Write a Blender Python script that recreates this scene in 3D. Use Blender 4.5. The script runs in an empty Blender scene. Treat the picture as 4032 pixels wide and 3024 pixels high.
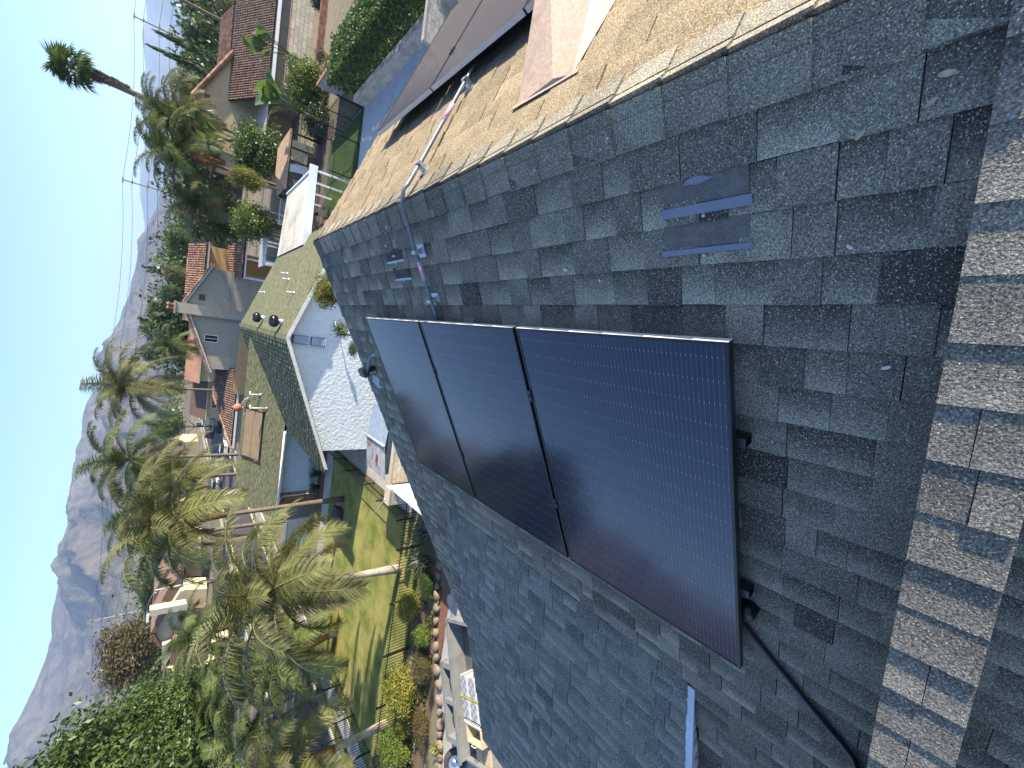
import bpy, bmesh, math, random
from mathutils import Vector, Matrix, noise
random.seed(11)
R = math.radians
V = Vector
scene = bpy.context.scene

# ------------------------------------------------------------------ camera
H = 9.2                                   # camera height above the yards, metres
CAM = V((0, 0, H))
# axes of the (sideways held) wide-angle phone camera
c_right = V((0.98715352, 0.14763638, 0.06108534))
c_down = V((0.14164947, -0.63181291, -0.76206815))
c_fwd = V((-0.07391448, 0.76093097, -0.64460896))
cam_data = bpy.data.cameras.new('camera')
cam = bpy.data.objects.new('camera', cam_data)
scene.collection.objects.link(cam)
mw = Matrix.Identity(4)
for i in range(3):
    mw[i][0] = c_down[i]; mw[i][1] = c_right[i]; mw[i][2] = -c_fwd[i]; mw[i][3] = CAM[i]
cam.matrix_world = mw
cam_data.sensor_fit = 'HORIZONTAL'; cam_data.sensor_width = 36.0
cam_data.lens = 878.0 / 2212.0 * 36.0
cam_data.clip_start = 0.05; cam_data.clip_end = 40000.0
scene.camera = cam

# ------------------------------------------------------------------ sky and sun
SUN_EL, SUN_AZ = R(21.6), R(98.0)         # azimuth from +Y towards +X
world = bpy.data.worlds.new('World'); scene.world = world
world.use_nodes = True
wn = world.node_tree.nodes; wl = world.node_tree.links
sky = wn.new('ShaderNodeTexSky'); sky.sky_type = 'NISHITA'; sky.sun_disc = False
sky.sun_elevation = SUN_EL; sky.sun_rotation = SUN_AZ
sky.altitude = 300; sky.air_density = 1.0; sky.dust_density = 0.5; sky.ozone_density = 4.0
bg = wn['Background']; bg.inputs[1].default_value = 0.105
wl.new(sky.outputs[0], bg.inputs[0])
sl = bpy.data.lights.new('sun', 'SUN'); sl.energy = 5.0; sl.angle = R(0.53); sl.color = (1.0, 0.88, 0.70)
sun = bpy.data.objects.new('sun', sl); scene.collection.objects.link(sun)
sdir = V((math.sin(SUN_AZ) * math.cos(SUN_EL), math.cos(SUN_AZ) * math.cos(SUN_EL), math.sin(SUN_EL)))
sun.rotation_euler = sdir.to_track_quat('Z', 'Y').to_euler(); sun.location = (40, -6, 40)
scene.view_settings.view_transform = 'Standard'; scene.view_settings.look = 'None'
scene.view_settings.gamma = 1.0; scene.view_settings.exposure = 1.7
scene.render.engine = 'CYCLES'
scene.cycles.max_bounces = 6; scene.cycles.diffuse_bounces = 3; scene.cycles.glossy_bounces = 3
scene.cycles.transparent_max_bounces = 8; scene.cycles.volume_bounces = 0

# ------------------------------------------------------------------ surveying helpers
def ray(px, py):
    """view direction of a point read off the photograph (4032 x 3024)"""
    s = 2212.0 / 4032.0
    u = (1659 - py * s - 829.5) / 878.0; v = (px * s - 1106.0) / 878.0
    return c_right * u + c_down * v + c_fwd
ZO = {1: (0, 0), 2: (0, 756), 3: (0, 1512), 4: (0, 2268), 5: (900, 0), 6: (900, 756), 7: (900, 1512), 8: (900, 2268)}
def zp(k, x, y): return ZO[k][0] + x * .4557, ZO[k][1] + y * .4557
def G(k, x, y, z=0.0):
    r = ray(*zp(k, x, y)); return CAM + r * ((z - H) / r.z)
def D(k, x, y, Y):
    r = ray(*zp(k, x, y)); return CAM + r * (Y / r.y)
def DX(k, x, y, X):
    r = ray(*zp(k, x, y)); return CAM + r * (X / r.x)

# ------------------------------------------------------------------ object helpers
COL = scene.collection
def tag(o, label=None, cat=None, group=None, kind=None):
    if label: o['label'] = label
    if cat: o['category'] = cat
    if group: o['group'] = group
    if kind: o['kind'] = kind
    return o
def thing(name, label, cat, loc=(0, 0, 0), group=None):
    o = bpy.data.objects.new(name, None); COL.objects.link(o); o.location = loc
    o.empty_display_size = .2
    return tag(o, label, cat, group)
class MB:
    def __init__(s): s.v = []; s.f = []; s.t = []; s.tone = None
    def add(s, vs, fs, tone=None):
        n = len(s.v); s.v += [tuple(p) for p in vs]; s.f += [tuple(i + n for i in f) for f in fs]
        if tone is not None:
            if isinstance(tone, (list, tuple)): s.t += list(tone)
            else: s.t += [tone] * len(vs)
        return s
    def hexa(s, p, tone=None):      # 8 points: bottom 4, top 4 (same order, ccw from above)
        return s.add(p, [(3, 2, 1, 0), (4, 5, 6, 7), (0, 1, 5, 4), (1, 2, 6, 5), (2, 3, 7, 6), (3, 0, 4, 7)], tone)
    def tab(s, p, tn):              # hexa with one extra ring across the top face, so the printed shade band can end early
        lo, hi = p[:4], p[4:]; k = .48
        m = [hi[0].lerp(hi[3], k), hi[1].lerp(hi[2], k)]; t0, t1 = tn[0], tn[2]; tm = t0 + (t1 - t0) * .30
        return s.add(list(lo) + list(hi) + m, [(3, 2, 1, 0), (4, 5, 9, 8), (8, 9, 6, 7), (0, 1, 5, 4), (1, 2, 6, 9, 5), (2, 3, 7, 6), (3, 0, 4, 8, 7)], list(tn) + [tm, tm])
    def box(s, lo, hi, tone=None):
        x0, y0, z0 = lo; x1, y1, z1 = hi
        return s.hexa([(x0, y0, z0), (x1, y0, z0), (x1, y1, z0), (x0, y1, z0), (x0, y0, z1), (x1, y0, z1), (x1, y1, z1), (x0, y1, z1)], tone)
    def obox(s, o, a, b, c, tone=None):   # corner + three edge vectors
        o, a, b, c = V(o), V(a), V(b), V(c)
        return s.hexa([o, o + a, o + a + b, o + b, o + c, o + a + c, o + a + b + c, o + b + c], tone)
    def bar(s, p, q, w, h=None, up=(0, 0, 1), tone=None):   # square bar between two points, centred
        p, q = V(p), V(q); h = h or w; d = (q - p).normalized(); u = V(up)
        a = d.cross(u)
        if a.length < 1e-4: a = d.cross(V((1, 0, 0)))
        a.normalize(); b = a.cross(d).normalized()
        o = p - a * w / 2 - b * h / 2
        return s.obox(o, a * w, q - p, b * h, tone)
    def tube(s, pts, r, n=8, cap=True, tone=None):
        pts = [V(p) for p in pts]; rr = r if isinstance(r, (list, tuple)) else [r] * len(pts)
        base = len(s.v); vs = []; fs = []; prev = None
        for i, p in enumerate(pts):
            d = (pts[min(i + 1, len(pts) - 1)] - pts[max(i - 1, 0)]).normalized()
            a = prev if prev is not None else (d.cross(V((0, 0, 1))) if abs(d.z) < .95 else d.cross(V((1, 0, 0))))
            a = (a - d * a.dot(d)).normalized(); prev = a; b = d.cross(a)
            for k in range(n):
                t = 2 * math.pi * k / n; vs.append(p + (a * math.cos(t) + b * math.sin(t)) * rr[i])
        for i in range(len(pts) - 1):
            for k in range(n):
                k2 = (k + 1) % n
                fs.append((i * n + k, i * n + k2, (i + 1) * n + k2, (i + 1) * n + k))
        if cap:
            fs.append(tuple(range(n))[::-1]); fs.append(tuple((len(pts) - 1) * n + k for k in range(n)))
        return s.add(vs, fs, tone)
    def lathe(s, prof, c=(0, 0, 0), n=14, axis=(0, 0, 1), tone=None):  # prof: (r, h)
        ax = V(axis).normalized(); a = ax.cross(V((1, 0, 0)))
        if a.length < .1: a = ax.cross(V((0, 1, 0)))
        a.normalize(); b = ax.cross(a); c = V(c); vs = []; fs = []
        for r, h in prof:
            for k in range(n):
                t = 2 * math.pi * k / n; vs.append(c + ax * h + (a * math.cos(t) + b * math.sin(t)) * r)
        for i in range(len(prof) - 1):
            for k in range(n):
                k2 = (k + 1) % n; fs.append((i * n + k, i * n + k2, (i + 1) * n + k2, (i + 1) * n + k))
        fs.append(tuple(range(n))[::-1]); fs.append(tuple((len(prof) - 1) * n + k for k in range(n)))
        return s.add(vs, fs, tone)
    def prism(s, poly, d):          # polygon (list of points, any plane) extruded by vector d
        n = len(poly); poly = [V(p) for p in poly]; d = V(d)
        vs = poly + [p + d for p in poly]
        fs = [tuple(range(n))[::-1], tuple(range(n, 2 * n))] + [(i, (i + 1) % n, n + (i + 1) % n, n + i) for i in range(n)]
        return s.add(vs, fs)
    def quad(s, a, b, c, d, tone=None): return s.add([a, b, c, d], [(0, 1, 2, 3)], tone)
    def mesh(s, name, smooth=False, fix=True):
        m = bpy.data.meshes.new(name); m.from_pydata(s.v, [], s.f)
        if s.t and len(s.t) == len(s.v):
            at = m.attributes.new('tone', 'FLOAT', 'POINT'); at.data.foreach_set('value', s.t)
        if fix and len(s.f) < 4000:
            bm = bmesh.new(); bm.from_mesh(m); bmesh.ops.recalc_face_normals(bm, faces=bm.faces); bm.to_mesh(m); bm.free()
        if smooth: m.polygons.foreach_set('use_smooth', [True] * len(m.polygons))
        m.update(); return m
def obj(name, mb, mat, parent=None, smooth=False, bevel=0):
    me = mb.mesh(name, smooth) if isinstance(mb, MB) else mb
    o = bpy.data.objects.new(name, me); COL.objects.link(o)
    if mat and not me.materials: me.materials.append(mat)
    if parent is not None:
        o.parent = parent
        if parent.parent is None: o.matrix_parent_inverse = Matrix.Translation(-V(parent.location))
    if bevel:
        md = o.modifiers.new('bevel', 'BEVEL'); md.width = bevel; md.segments = 2; md.limit_method = 'ANGLE'
    return o
def link_copy(src, parent, loc=(0, 0, 0), rot=(0, 0, 0), scale=(1, 1, 1)):
    o = src.copy(); COL.objects.link(o); o.parent = parent; o.matrix_parent_inverse = Matrix.Identity(4)
    o.location = loc; o.rotation_euler = rot; o.scale = scale; return o
def inst(name, me, parent, loc=(0, 0, 0), rot=(0, 0, 0), scale=(1, 1, 1)):   # mesh placed in the parent's own space
    o = bpy.data.objects.new(name, me); COL.objects.link(o); o.parent = parent
    o.location = loc; o.rotation_euler = rot; o.scale = scale if isinstance(scale, (tuple, list)) else (scale,) * 3
    return o

# ------------------------------------------------------------------ materials
def nt(name):
    m = bpy.data.materials.new(name); m.use_nodes = True
    n = m.node_tree.nodes; l = m.node_tree.links; return m, n, l, n['Principled BSDF']
def ramp(n, l, fac, stops):
    r = n.new('ShaderNodeValToRGB'); e = r.color_ramp.elements
    while len(e) < len(stops): e.new(.5)
    for i, (p, c) in enumerate(stops): e[i].position = p; e[i].color = (*c, 1)
    l.new(fac, r.inputs[0]); return r.outputs[0]
def mixc(n, l, fac, a, b, mode='MIX'):
    m = n.new('ShaderNodeMix'); m.data_type = 'RGBA'; m.blend_type = mode
    for s, x in ((0, fac), (6, a), (7, b)):
        if hasattr(x, 'links') or hasattr(x, 'is_linked'): l.new(x, m.inputs[s])
        elif s == 0: m.inputs[0].default_value = x
        else: m.inputs[s].default_value = (*x, 1)
    return m.outputs[2]
def noi(n, l, scale, detail=3, rough=.55, vec=None, out=0):
    t = n.new('ShaderNodeTexNoise'); t.inputs['Scale'].default_value = scale; t.inputs['Detail'].default_value = detail
    t.inputs['Roughness'].default_value = rough
    if vec: l.new(vec, t.inputs['Vector'])
    return t.outputs[out]
def gpos(n):
    return n.new('ShaderNodeNewGeometry').outputs['Position']
def bump(n, l, b, h, strength=.3, dist=.01):
    u = n.new('ShaderNodeBump'); u.inputs['Strength'].default_value = strength; u.inputs['Distance'].default_value = dist
    l.new(h, u.inputs['Height']); l.new(u.outputs[0], b.inputs['Normal'])
def mat(name, col, rough=.75, var=.25, scale=3.0, fine=0, bmp=0, bscale=40, bdist=.01, spec=.35, metal=0, dirt=None, dscale=.8):
    m, n, l, b = nt(name); p = gpos(n)
    f = noi(n, l, scale, 5, .6, p)
    lo = tuple(c * (1 - var) for c in col); hi = tuple(min(1, c * (1 + var)) for c in col)
    c = ramp(n, l, f, [(.3, lo), (.7, hi)])
    if fine:
        g = noi(n, l, fine, 2, .6, p)
        c = mixc(n, l, .35, c, ramp(n, l, g, [(.35, tuple(x * .55 for x in col)), (.65, tuple(min(1, x * 1.45) for x in col))]))
    if dirt:
        d = noi(n, l, dscale, 6, .65, p)
        dm = n.new('ShaderNodeMapRange'); dm.inputs[1].default_value = .52; dm.inputs[2].default_value = .68; l.new(d, dm.inputs[0])
        c = mixc(n, l, dm.outputs[0], c, dirt)
    l.new(c, b.inputs['Base Color']); b.inputs['Roughness'].default_value = rough; b.inputs['Metallic'].default_value = metal
    b.inputs['Specular IOR Level'].default_value = spec
    if bmp:
        h = noi(n, l, bscale, 4, .6, p); bump(n, l, b, h, bmp, bdist)
    return m
def shingle_mat(name, dark, light, gran=170.0, droppings=False, bs=.55, bd=.004):
    m, n, l, b = nt(name); p = gpos(n)
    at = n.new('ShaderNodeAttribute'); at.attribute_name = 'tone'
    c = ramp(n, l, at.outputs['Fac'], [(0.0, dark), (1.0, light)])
    g = noi(n, l, gran, 2, .7, p)
    c = mixc(n, l, .75, c, ramp(n, l, g, [(.34, (.12, .12, .13)), (.5, (.5, .5, .5)), (.64, (.98, .95, .9))]), 'OVERLAY')
    g2 = noi(n, l, 9, 4, .6, p)
    c = mixc(n, l, .30, c, ramp(n, l, g2, [(.3, (.25,) * 3), (.7, (.75,) * 3)]), 'OVERLAY')
    v = n.new('ShaderNodeTexVoronoi'); v.inputs['Scale'].default_value = gran * 2.1; l.new(p, v.inputs['Vector'])   # light mineral granules
    sp = n.new('ShaderNodeMapRange'); sp.inputs[1].default_value = .90; sp.inputs[2].default_value = .99
    sc = n.new('ShaderNodeSeparateColor'); l.new(v.outputs['Color'], sc.inputs[0]); l.new(sc.outputs[0], sp.inputs[0])
    gm = n.new('ShaderNodeMath'); gm.operation = 'MULTIPLY'; l.new(sp.outputs[0], gm.inputs[0]); gm.inputs[1].default_value = .7
    c = mixc(n, l, gm.outputs[0], c, tuple(min(1, x * w * 2.4 + .03) for x, w in zip(light, (1.05, 1.0, .82))))
    if droppings:
        d = noi(n, l, 26, 3, .5, p); d2 = noi(n, l, 2.3, 3, .6, p)
        a1 = n.new('ShaderNodeMapRange'); a1.inputs[1].default_value = .66; a1.inputs[2].default_value = .71; l.new(d, a1.inputs[0])
        a2 = n.new('ShaderNodeMapRange'); a2.inputs[1].default_value = .50; a2.inputs[2].default_value = .62; l.new(d2, a2.inputs[0])
        mu = n.new('ShaderNodeMath'); mu.operation = 'MULTIPLY'; l.new(a1.outputs[0], mu.inputs[0]); l.new(a2.outputs[0], mu.inputs[1])
        sx = n.new('ShaderNodeSeparateXYZ'); l.new(p, sx.inputs[0])          # birds perch on the ridge: streaks only near it
        a3 = n.new('ShaderNodeMapRange'); a3.inputs[1].default_value = .50; a3.inputs[2].default_value = .80; l.new(sx.outputs[0], a3.inputs[0])
        mu2 = n.new('ShaderNodeMath'); mu2.operation = 'MULTIPLY'; l.new(mu.outputs[0], mu2.inputs[0]); l.new(a3.outputs[0], mu2.inputs[1])
        c = mixc(n, l, mu2.outputs[0], c, (.55, .56, .56))
    l.new(c, b.inputs['Base Color']); b.inputs['Roughness'].default_value = .85; b.inputs['Specular IOR Level'].default_value = .25
    bump(n, l, b, g, bs, bd)
    return m
def leaf_mat(name, lo, hi, trans=.35, rough=.45, dry=None):
    m, n, l, b = nt(name)
    oi = n.new('ShaderNodeObjectInfo'); p = gpos(n)
    f = noi(n, l, 1.6, 4, .7, p)
    at = n.new('ShaderNodeAttribute'); at.attribute_name = 'tone'
    ad = n.new('ShaderNodeMath'); ad.operation = 'ADD'; l.new(at.outputs['Fac'], ad.inputs[0]); l.new(f, ad.inputs[1])
    hf = n.new('ShaderNodeMath'); hf.operation = 'MULTIPLY'; hf.inputs[1].default_value = .5; l.new(ad.outputs[0], hf.inputs[0])
    st = [(.25, lo), (.75, hi)]
    if dry: st = [(.2, dry), (.36, lo), (.75, hi)]
    c = ramp(n, l, hf.outputs[0], st)
    hs = n.new('ShaderNodeHueSaturation')
    mr = n.new('ShaderNodeMapRange'); mr.inputs[3].default_value = .75; mr.inputs[4].default_value = 1.2
    l.new(oi.outputs['Random'], mr.inputs[0]); l.new(mr.outputs[0], hs.inputs['Value']); l.new(c, hs.inputs['Color'])
    l.new(hs.outputs[0], b.inputs['Base Color']); b.inputs['Roughness'].default_value = rough; b.inputs['Specular IOR Level'].default_value = .4
    t = n.new('ShaderNodeBsdfTranslucent'); l.new(hs.outputs[0], t.inputs[0])
    mx = n.new('ShaderNodeMixShader'); mx.inputs[0].default_value = trans
    out = n['Material Output']; l.new(b.outputs[0], mx.inputs[1]); l.new(t.outputs[0], mx.inputs[2]); l.new(mx.outputs[0], out.inputs[0])
    return m
# ================================================================== OUR HOUSE AND ITS ROOF
RX, RZ, RAKE = 0.927, H - 1.168, 5.16
mc, ms = .8855, .4646            # shaded slope (27.7 deg)
sc_, ss = .9278, .3731           # sunny slope
nM, dM = V((-ms, 0, mc)), V((-mc, 0, -ms))
nS, dS = V((ss, 0, sc_)), V((sc_, 0, -ss))
def PM(y, T, h=0): return V((RX, y, RZ)) + dM * T + nM * h
def PS(y, T, h=0): return V((RX, y, RZ)) + dS * T + nS * h
XT, XE, EY0, EY1 = -1.83, -5.5, .99, 3.96        # low lean-to roof tied into the slope
def ZE(x): return H - 2.643 + .305 * (x - XT)

M_deck = mat('roof_felt', (.02, .02, .022), .95, .2, 4)
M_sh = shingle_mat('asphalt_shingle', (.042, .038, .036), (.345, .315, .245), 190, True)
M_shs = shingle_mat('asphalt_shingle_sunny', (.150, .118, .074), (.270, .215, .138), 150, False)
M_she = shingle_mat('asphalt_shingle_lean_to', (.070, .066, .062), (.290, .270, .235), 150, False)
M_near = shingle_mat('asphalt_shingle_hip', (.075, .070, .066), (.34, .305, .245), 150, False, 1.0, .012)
M_white = mat('white_paint', (.78, .80, .82), .55, .08, 6, bmp=.1)
M_whitew = mat('weathered_white_board', (.60, .64, .70), .7, .25, 9, bmp=.4, bscale=30, dirt=(.16, .16, .17), dscale=14)
M_stucco = mat('tan_stucco', (.48, .42, .33), .9, .1, 2, bmp=.5, bscale=30, bdist=.02)

def tabs(O, U, W, N, length, width, expo, rng, tw=(.09, .25), lift=.006, tooth=.004, keep=None, shade=.7, lo=0.0, gap=.0028, off=0.0, thick_top=.0015):
    """rows of shingle tabs: O corner, U along the row, W down the slope, N normal -> list of (8 points, 8 tones)"""
    out = []; nr = int(length / expo + .999)
    for j in range(nr):
        v0 = j * expo + off; v1 = v0 + expo; u = -rng.random() * .3; up = False
        while u < width:
            w = rng.uniform(*tw); a = max(u, 0); b = min(u + w, width); u += w; up = not up if rng.random() < .8 else up
            if b - a < .02: continue
            g = gap if rng.random() < .45 else .0008
            c = O + U * ((a + b) / 2) + W * ((v0 + v1) / 2)
            if keep and not keep((a + b) / 2, (v0 + v1) / 2): continue
            ex = tooth if up else 0.0
            h0 = thick_top + ex * .6 + rng.uniform(0, .0006); h1 = lift + ex + rng.uniform(-.0008, .0012)
            sk = rng.uniform(-.0012, .0012); dv = rng.uniform(-.0025, .0025)
            P = [O + U * (a + g / 2) + W * v0, O + U * (b - g / 2) + W * v0, O + U * (b - g / 2 + sk) + W * (v1 + dv), O + U * (a + g / 2 + sk) + W * (v1 + dv)]
            hs = (h0, h0, h1, h1)
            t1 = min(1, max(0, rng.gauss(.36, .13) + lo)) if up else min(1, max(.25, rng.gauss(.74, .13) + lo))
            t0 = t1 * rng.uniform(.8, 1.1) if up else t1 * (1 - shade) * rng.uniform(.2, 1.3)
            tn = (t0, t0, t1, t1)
            out.append(([p for p in P] + [p + N * h for p, h in zip(P, hs)], list(tn) + list(tn), c))
    return out
def lay(pieces, mt, parent, n_ind, name='shingle', field='shingle_field', shp=None):
    """the pieces nearest the camera become objects, the rest one joined field"""
    shp = name == 'shingle'
    pieces = sorted(pieces, key=lambda p: (p[2] - CAM).length)
    for P, t, c in pieces[:n_ind]:
        b = MB(); b.tab(P, t) if shp else b.hexa(P, t); obj(name, b, mt, parent)
    if len(pieces) > n_ind:
        b = MB()
        for P, t, c in pieces[n_ind:]: b.tab(P, t) if shp else b.hexa(P, t)
        tag(obj(field, b, mt, parent), kind='stuff')

house = thing('house', 'house with charcoal shingle gable roof carrying the dark solar panels, nearest the camera', 'house', (RX, 0, 0))
b = MB()
b.box((-4.15, -5, 0), (4.75, 4.86, RZ - 2.72)); b.prism([(-4.15, 4.86, RZ - 2.75), (4.75, 4.86, RZ - 1.75), (RX, 4.86, RZ - .14)], (0, -9.86, 0))
b.box((-5.1, 1.25, 0), (-4.16, 3.7, ZE(-5.1) - .2))
obj('wall', b, M_stucco, house)
rng = random.Random(3)
# roof decks
b = MB(); TL = 6.2
b.obox(PM(-5.2, 0, -.09), V((0, 10.36, 0)), dM * TL, nM * .088)
deck_m = obj('roof_slope', b, M_deck, house); tag(deck_m, 'shaded charcoal slope under the three dark panels')
b = MB(); b.obox(PS(-5.2, 0, -.09), dS * 4.6, V((0, 10.36, 0)), nS * .088)
deck_s = obj('roof_slope', b, M_deck, house); tag(deck_s, 'sunlit tan slope beyond the ridge')
eU, eW = V((0, 1, 0)), V((-1, 0, -.305)).normalized(); eN = eU.cross(eW).normalized()
EL = (XT - XE) / -eW.x
EO = V((XT + .06, EY0, ZE(XT + .06)))
b = MB(); b.obox(EO - eN * .07, V((0, EY1 - EY0, 0)), eW * (EL + .06), eN * .068)
deck_e = obj('lean_to_roof', b, M_deck, house); tag(deck_e, 'low blue-grey lean-to roof tied into the shaded slope')
# filler walls under the lean-to
b = MB()
for yy in (EY0 + .02, EY1 - .07):
    b.prism([(XT - .05, yy, ZE(XT - .05) - .075), (-4.6, yy, ZE(-4.6) - .075), (-4.6, yy, PM(0, (RX + 4.6) / mc).z - .02)], (0, .05, 0))
obj('gable_filler', b, M_deck, house)
# weathered white rake board on the near edge of the lean-to, its foot ragged
b = MB(); top = []; bot = []
for i in range(40):
    x = XT - .12 - i * (3.6 / 39); zt = ZE(x) - .004; d = min(.135, .02 + i * .016)
    zb = max(zt - d * rng.uniform(.86, 1.04), PM(0, (RX - x) / mc).z + .012)
    zb = min(zb, zt - .012)
    top.append(V((x, EY0 - .028, zt))); bot.append(V((x, EY0 - .028, zb)))
for i in range(39):
    o = V((0, .026, 0)); b.hexa([bot[i], bot[i + 1], bot[i + 1] + o, bot[i] + o, top[i], top[i + 1], top[i + 1] + o, top[i] + o])
obj('rake_board', b, M_whitew, deck_e)
b = MB(); b.obox(V((XT - .12, EY0 - .045, ZE(XT - .12) + .002)), eW * (EL - .06), V((0, .05, 0)), eN * .006)
obj('drip_edge', b, mat('painted_drip_edge', (.55, .60, .68), .5, .1, 5), deck_e)
b = MB(); b.bar(V((XE - .02, EY0, ZE(XE) - .06)), V((XE - .02, EY1, ZE(XE) - .06)), .03, .13)
obj('eave_board', b, mat('brown_eave_board', (.30, .22, .16), .8, .2, 5), deck_e)
# shingles
inE = lambda y, T: EY0 - .02 < y < EY1 + .02 and T > (RX - XT) / mc + .06
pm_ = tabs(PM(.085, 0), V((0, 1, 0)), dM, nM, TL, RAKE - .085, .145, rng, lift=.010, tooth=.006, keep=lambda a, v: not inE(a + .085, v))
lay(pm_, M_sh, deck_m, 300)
ps_ = tabs(PS(-3.0, 0), V((0, 1, 0)), dS, nS, 4.55, RAKE + 3.0, .145, rng, lift=.010, tooth=.006, tw=(.12, .34), shade=.3)
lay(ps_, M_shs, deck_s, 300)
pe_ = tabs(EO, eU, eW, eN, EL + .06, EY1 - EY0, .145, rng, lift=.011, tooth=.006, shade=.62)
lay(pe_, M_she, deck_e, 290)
# a narrow, flatter bank of roof at the photographer's feet: the low sun just grazes it
a2 = R(17.8); dN, nN = V((-math.cos(a2), 0, -math.sin(a2))), V((-math.sin(a2), 0, math.cos(a2)))
def PN(y, T, h=0): return V((RX, y, RZ)) + dN * T + nN * h
BY0, BY1 = -.075, .092
b = MB(); Tn = 4.4
b.hexa([PM(BY0, 4.2, .0), PM(BY1, 4.2, .0), PM(BY1, .02, .0), PM(BY0, .02, .0), PN(BY0, Tn, -.001), PN(BY1, Tn, -.001), PN(BY1, .02, -.001), PN(BY0, .02, -.001)])
deck_n = obj('roof_bank', b, M_deck, house); tag(deck_n, 'narrow flatter bank of shingles at the photo edge, caught by grazing sun')
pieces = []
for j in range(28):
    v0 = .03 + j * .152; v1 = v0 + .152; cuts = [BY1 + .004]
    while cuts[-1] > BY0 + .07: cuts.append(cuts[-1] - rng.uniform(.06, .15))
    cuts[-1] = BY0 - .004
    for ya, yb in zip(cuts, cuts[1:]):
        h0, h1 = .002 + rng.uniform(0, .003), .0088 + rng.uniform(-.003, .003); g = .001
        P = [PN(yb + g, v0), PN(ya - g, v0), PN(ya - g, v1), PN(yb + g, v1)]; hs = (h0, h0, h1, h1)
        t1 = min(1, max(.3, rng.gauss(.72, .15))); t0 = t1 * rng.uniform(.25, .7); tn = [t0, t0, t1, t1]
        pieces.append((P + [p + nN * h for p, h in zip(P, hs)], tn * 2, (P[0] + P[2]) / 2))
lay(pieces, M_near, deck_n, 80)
pm2 = tabs(PM(-2.6, 0), V((0, 1, 0)), dM, nM, 4.6, 2.6 + BY0 - .004, .145, rng, lift=.010, tooth=.006)
lay(pm2, M_sh, deck_m, 0, field='shingle_field')
# ridge caps: folded pieces, overlapping towards the camera
y = RAKE; k = 0
while y > -2.4:
    L = .205; b = MB(); lift = .010
    t = min(1, max(0, rng.gauss(.42, .14)))
    for s, PF, nF in ((-1, PM, nM), (1, PS, nS)):
        w = .150 + rng.uniform(-.006, .006); seg = (0, .05, w)
        for i in range(2):
            a_, c_ = seg[i], seg[i + 1]
            dr = lambda T: (.010 if T == 0 else 0)
            lowp = [PF(y, a_, .008), PF(y, c_, .004), PF(y - L - .02, c_, .006), PF(y - L - .02, a_, .008)]
            topp = [PF(y, a_, .013 + dr(a_)), PF(y, c_, .010), PF(y - L - .02, c_, .010 + lift), PF(y - L - .02, a_, .014 + lift + dr(a_))]
            if s > 0: lowp.reverse(); topp.reverse()
            b.hexa(lowp + topp, t)
    o = obj('ridge_cap', b, M_sh, house)
    y -= L; k += 1
# rake trim at the far gable
b = MB(); b.obox(PM(RAKE + .002, 0, -.13), dM * TL, V((0, .022, 0)), nM * .13); b.obox(PS(RAKE + .002, 0, -.13), dS * 4.6, V((0, .022, 0)), nS * .13)
obj('rake_trim', b, M_white, house)

# ================================================================== SOLAR PANELS
def cell_mat():
    m, n, l, b = nt('solar_cells'); tc = n.new('ShaderNodeTexCoord'); sx = n.new('ShaderNodeSeparateXYZ'); l.new(tc.outputs['Object'], sx.inputs[0])
    def math_(op, a, bb=None, **k):
        q = n.new('ShaderNodeMath'); q.operation = op
        for i, x in enumerate((a, bb)):
            if x is None: continue
            if isinstance(x, (int, float)): q.inputs[i].default_value = x
            else: l.new(x, q.inputs[i])
        return q.outputs[0]
    def line(co, per, wid, off=0):
        f = math_('FRACT', math_('DIVIDE', math_('ADD', co, off), per)); d = math_('ABSOLUTE', math_('SUBTRACT', f, .5))
        return math_('GREATER_THAN', d, .5 - wid / per / 2)
    bus = line(sx.outputs[0], .0198, .0011); dots = line(sx.outputs[1], .0935, .006, .03); gapx = line(sx.outputs[0], .185, .002, .012); gapy = line(sx.outputs[1], .0935, .0014, .03)
    half = math_('LESS_THAN', math_('ABSOLUTE', math_('SUBTRACT', sx.outputs[1], .861)), .006)
    p = gpos(n); f = noi(n, l, 3, 3, .5, p)
    c = ramp(n, l, f, [(.3, (.004, .007, .030)), (.7, (.006, .010, .042))])
    c = mixc(n, l, gapx, c, (.004, .005, .010)); c = mixc(n, l, gapy, c, (.006, .007, .014)); c = mixc(n, l, half, c, (.004, .004, .008))
    bb = mixc(n, l, math_('MULTIPLY', bus, .30), c, (.34, .38, .46)); bb = mixc(n, l, math_('MULTIPLY', bus, dots), bb, (.75, .78, .82))
    bb = mixc(n, l, ramp(n, l, noi(n, l, 2.2, 5, .7, p), [(.3, (.012,) * 3), (.7, (.034,) * 3)]), bb, (.46, .37, .25))   # a film of dust
    l.new(bb, b.inputs['Base Color']); b.inputs['Specular IOR Level'].default_value = .62
    d = noi(n, l, 260, 2, .5, p)
    b.inputs['Roughness'].default_value = .16
    dr = ramp(n, l, noi(n, l, 5, 5, .7, p), [(.3, (.09,) * 3), (.75, (.15,) * 3)]); l.new(dr, b.inputs['Roughness'])
    return m
M_cell = cell_mat()
M_black = mat('black_anodised_frame', (.012, .012, .014), .35, .2, 8, spec=.5)
M_alu = mat('galvanised_metal', (.50, .52, .55), .38, .15, 12, metal=.9)
M_cellsun = None
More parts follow.
